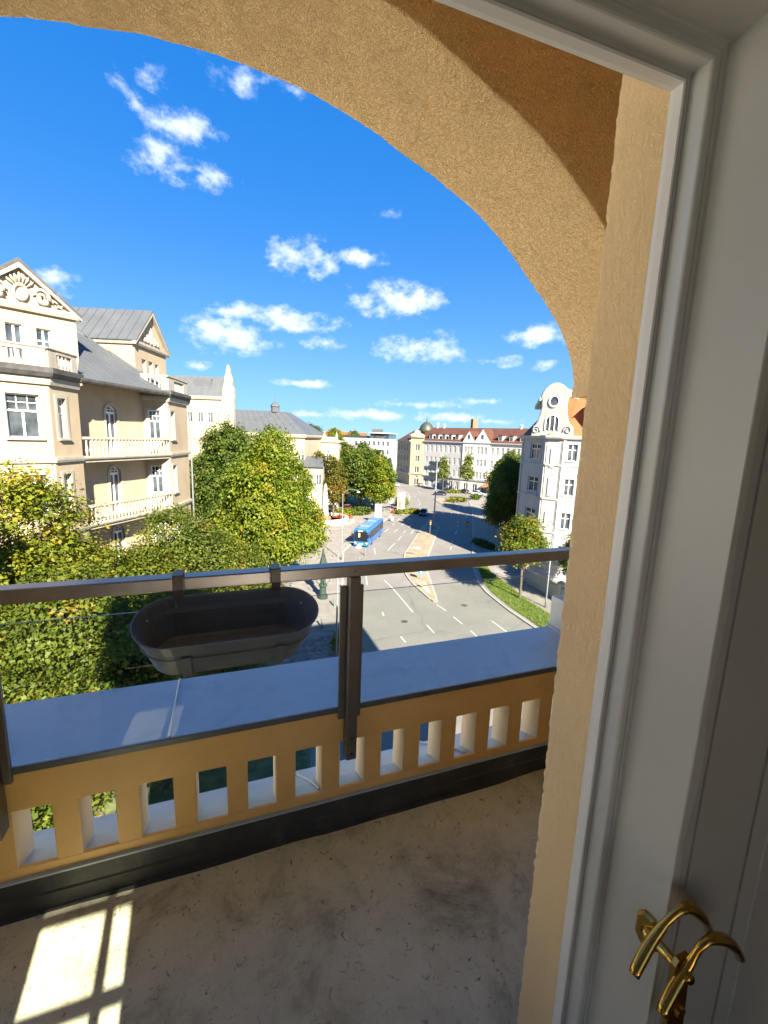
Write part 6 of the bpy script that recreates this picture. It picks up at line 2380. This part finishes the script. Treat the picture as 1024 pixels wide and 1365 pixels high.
sign('round public clock on a post at the shaded kerb', 20.9, 84.0, 6.2, clock, 'clock', 'street_clock')


def signal(t_, h):
    for s in (0,):
        q_ = MB(); q_.box(-.18, .18, -.28, -.05, h - 1.0, h)
        b_ = link('signal_box', q_.mesh('signal_box'), 'signal_black', t_)
        for k, c in enumerate(('sign_red', 'sign_yellow', 'copper_green')):
            q2 = MB(); q2.tube([(0, -.285, h - .18 - .31 * k), (0, -.30, h - .18 - .31 * k)], .11, 12)
            link('lens', q2.mesh('lens'), c, b_)


sign('traffic signal on the right pavement in the shade', 15.2, 76.5, 3.4, signal, 'traffic light', 'traffic_light')
sign('traffic signal at the foot of the tall median mast', 8.6, 77.5, 3.2, signal, 'traffic light', 'traffic_light')
sign('traffic signal beside the second traffic island', 18.4, 113, 3.2, signal, 'traffic light', 'traffic_light')


def big_lamp(t_, h):
    for (x_, z_) in ((-.25, 0), (.25, -.9)):
        q_ = MB(); q_.box(x_ - .45, x_ + .45, -.3, .1, h + z_ - .7, h + z_)
        link('floodlight', q_.mesh('floodlight'), 'sign_white', t_)
    q_ = MB(); q_.box(-.3, .3, -.12, .12, h - 2.3, h - 1.9)
    link('bracket', q_.mesh('bracket'), 'pole_steel', t_)


sign('pole with white floodlights at the edge of the square', -2.3, 106, 9.0, big_lamp, 'lamp', 'floodlight_pole')


def sign_round_white(t_, h):
    disc(t_, 'disc', h - .6, .75, 'sign_white')


sign('large round white sign in front of the park hedge', 1.6, 107, 2.9, sign_round_white)
# poster pillar, white notice frame, barrier
p = plan(4.2, 106)
t_ = thing('poster_pillar', 'advertising board with coloured posters at the pavement corner', 'billboard', (*p, STREET + .13), -YAW)
q = MB(); q.box(-.8, .8, -.12, .12, .5, 4.4)
bo = link('board', q.mesh('board'), 'poster', t_)
q = MB(); q.box(-.95, -.8, -.16, .16, 0, 4.6); q.box(.8, .95, -.16, .16, 0, 4.6); q.box(-.8, .8, -.16, .16, 4.4, 4.6)
link('frame', q.mesh('frame'), 'facade_office', t_)
for k, (x0, z0, w_, h_, c) in enumerate(((-.7, 2.6, .65, 1.6, 'facade_trim'), (.05, 2.4, .65, 1.8, 'poster'), (-.7, .7, .7, 1.6, 'brick_red'), (.1, .7, .55, 1.5, 'facade_grey'))):
    q = MB(); q.box(x0, x0 + w_, -.128, -.122, z0, z0 + h_)
    link('poster', q.mesh('poster'), c, bo)
p = plan(-1.2, 88)
t_ = thing('notice_frame', 'white framed notice board on the square behind the bus', 'notice board', (*p, STREET + .13), -YAW)
q = MB(); q.box(-.7, -.55, -.08, .08, 0, 4.2); q.box(.55, .7, -.08, .08, 0, 4.2); q.box(-.55, .55, -.08, .08, 3.9, 4.2); q.box(-.55, .55, -.08, .08, 1.2, 1.4)
link('frame', q.mesh('frame'), 'facade_office', t_)
q = MB(); q.box(-.55, .55, -.03, .03, 1.4, 3.9)
link('panel', q.mesh('panel'), 'facade_grey', t_)
p = plan(1.8, 92)
t_ = thing('litter_bin', 'white litter bin beside a red post on the square', 'bin', (*p, STREET + .13))
q = MB(); q.lathe((0, 0, 0), [(.3, 0), (.36, .1), (.4, .8), (.3, .95), (0, 1.0)], 14)
link('bin', q.mesh('bin'), 'sign_white', t_)
q = MB(); q.tube([(.6, 1.0, 0), (.6, 1.0, 3.0)], .09, 8)
link('post', q.mesh('post'), 'sign_red', t_)
p = plan(-11.8, 80)
t_ = thing('information_column', 'small orange information stand on the square', 'sign', (*p, STREET + .13), -YAW)
q = MB(); q.box(-.45, .45, -.2, .2, .5, 1.9)
link('panel', q.mesh('panel'), 'sign_yellow', t_)
q = MB(); q.box(-.4, -.3, -.1, .1, 0, .5); q.box(.3, .4, -.1, .1, 0, .5)
link('leg', q.mesh('leg'), 'pole_steel', t_)
# green cast iron pump-like lamp near the left kerb
p = plan(-6.4, 45.0)
t_ = thing('ornate_column', 'dark green cast iron column with pointed spire near the kerb', 'column', (*p, STREET + .13))
q = MB(); q.lathe((0, 0, 0), [(.55, 0), (.55, .3), (.4, .4), (.35, 1.3), (.5, 1.5), (.3, 1.7), (.26, 3.0), (.5, 3.2), (.42, 3.4)], 12)
link('shaft', q.mesh('shaft'), 'pole_green', t_, smooth=False)
q = MB(); q.lathe((0, 0, 3.4), [(.42, 0), (.55, .15), (.2, 1.4), (.05, 2.2), (0, 2.4)], 8)
link('spire', q.mesh('spire'), 'pole_green', t_)
q = MB()
for k in range(4):
    a = k * math.pi / 2
    q.tube([(.3 * math.cos(a), .3 * math.sin(a), 1.6), (.75 * math.cos(a), .75 * math.sin(a), 1.9), (.6 * math.cos(a), .6 * math.sin(a), 2.3)], .05, 6)
link('bracket', q.mesh('bracket'), 'pole_green', t_)
# bollards along the left pavement by the post
bp_ = None
for k in range(6):
    p = plan(-5.4 + .55 * k, 37.5 + 5.2 * k)
    if bp_ is None:
        bp_ = thing('bollard', 'slim grey bollard in the row along the left kerb', 'bollard', (*p, STREET + .13), 0, 'bollards along the left kerb')
        q = MB(); q.lathe((0, 0, 0), [(.09, 0), (.09, .85), (.11, .88), (.11, .95), (.05, 1.02), (0, 1.03)], 10)
        link('post', q.mesh('post'), 'pole_steel', bp_)
    else:
        c = copy_tree(bp_)
        c.location = (*p, STREET + .13)
# pale guard rail round the underpass beside the square trees
p = plan(-15.5, 44)
t_ = thing('handrail_frame', 'white tubular railing under the trees beside the cream house', 'railing', (*p, STREET + .13))
q = MB(); q.tube([(-1.6, -2, 0), (-1.6, -2, 3.0), (0, 1, 4.2), (0, 1, 0)], .06, 8)
link('tube', q.mesh('tube'), 'sign_white', t_)
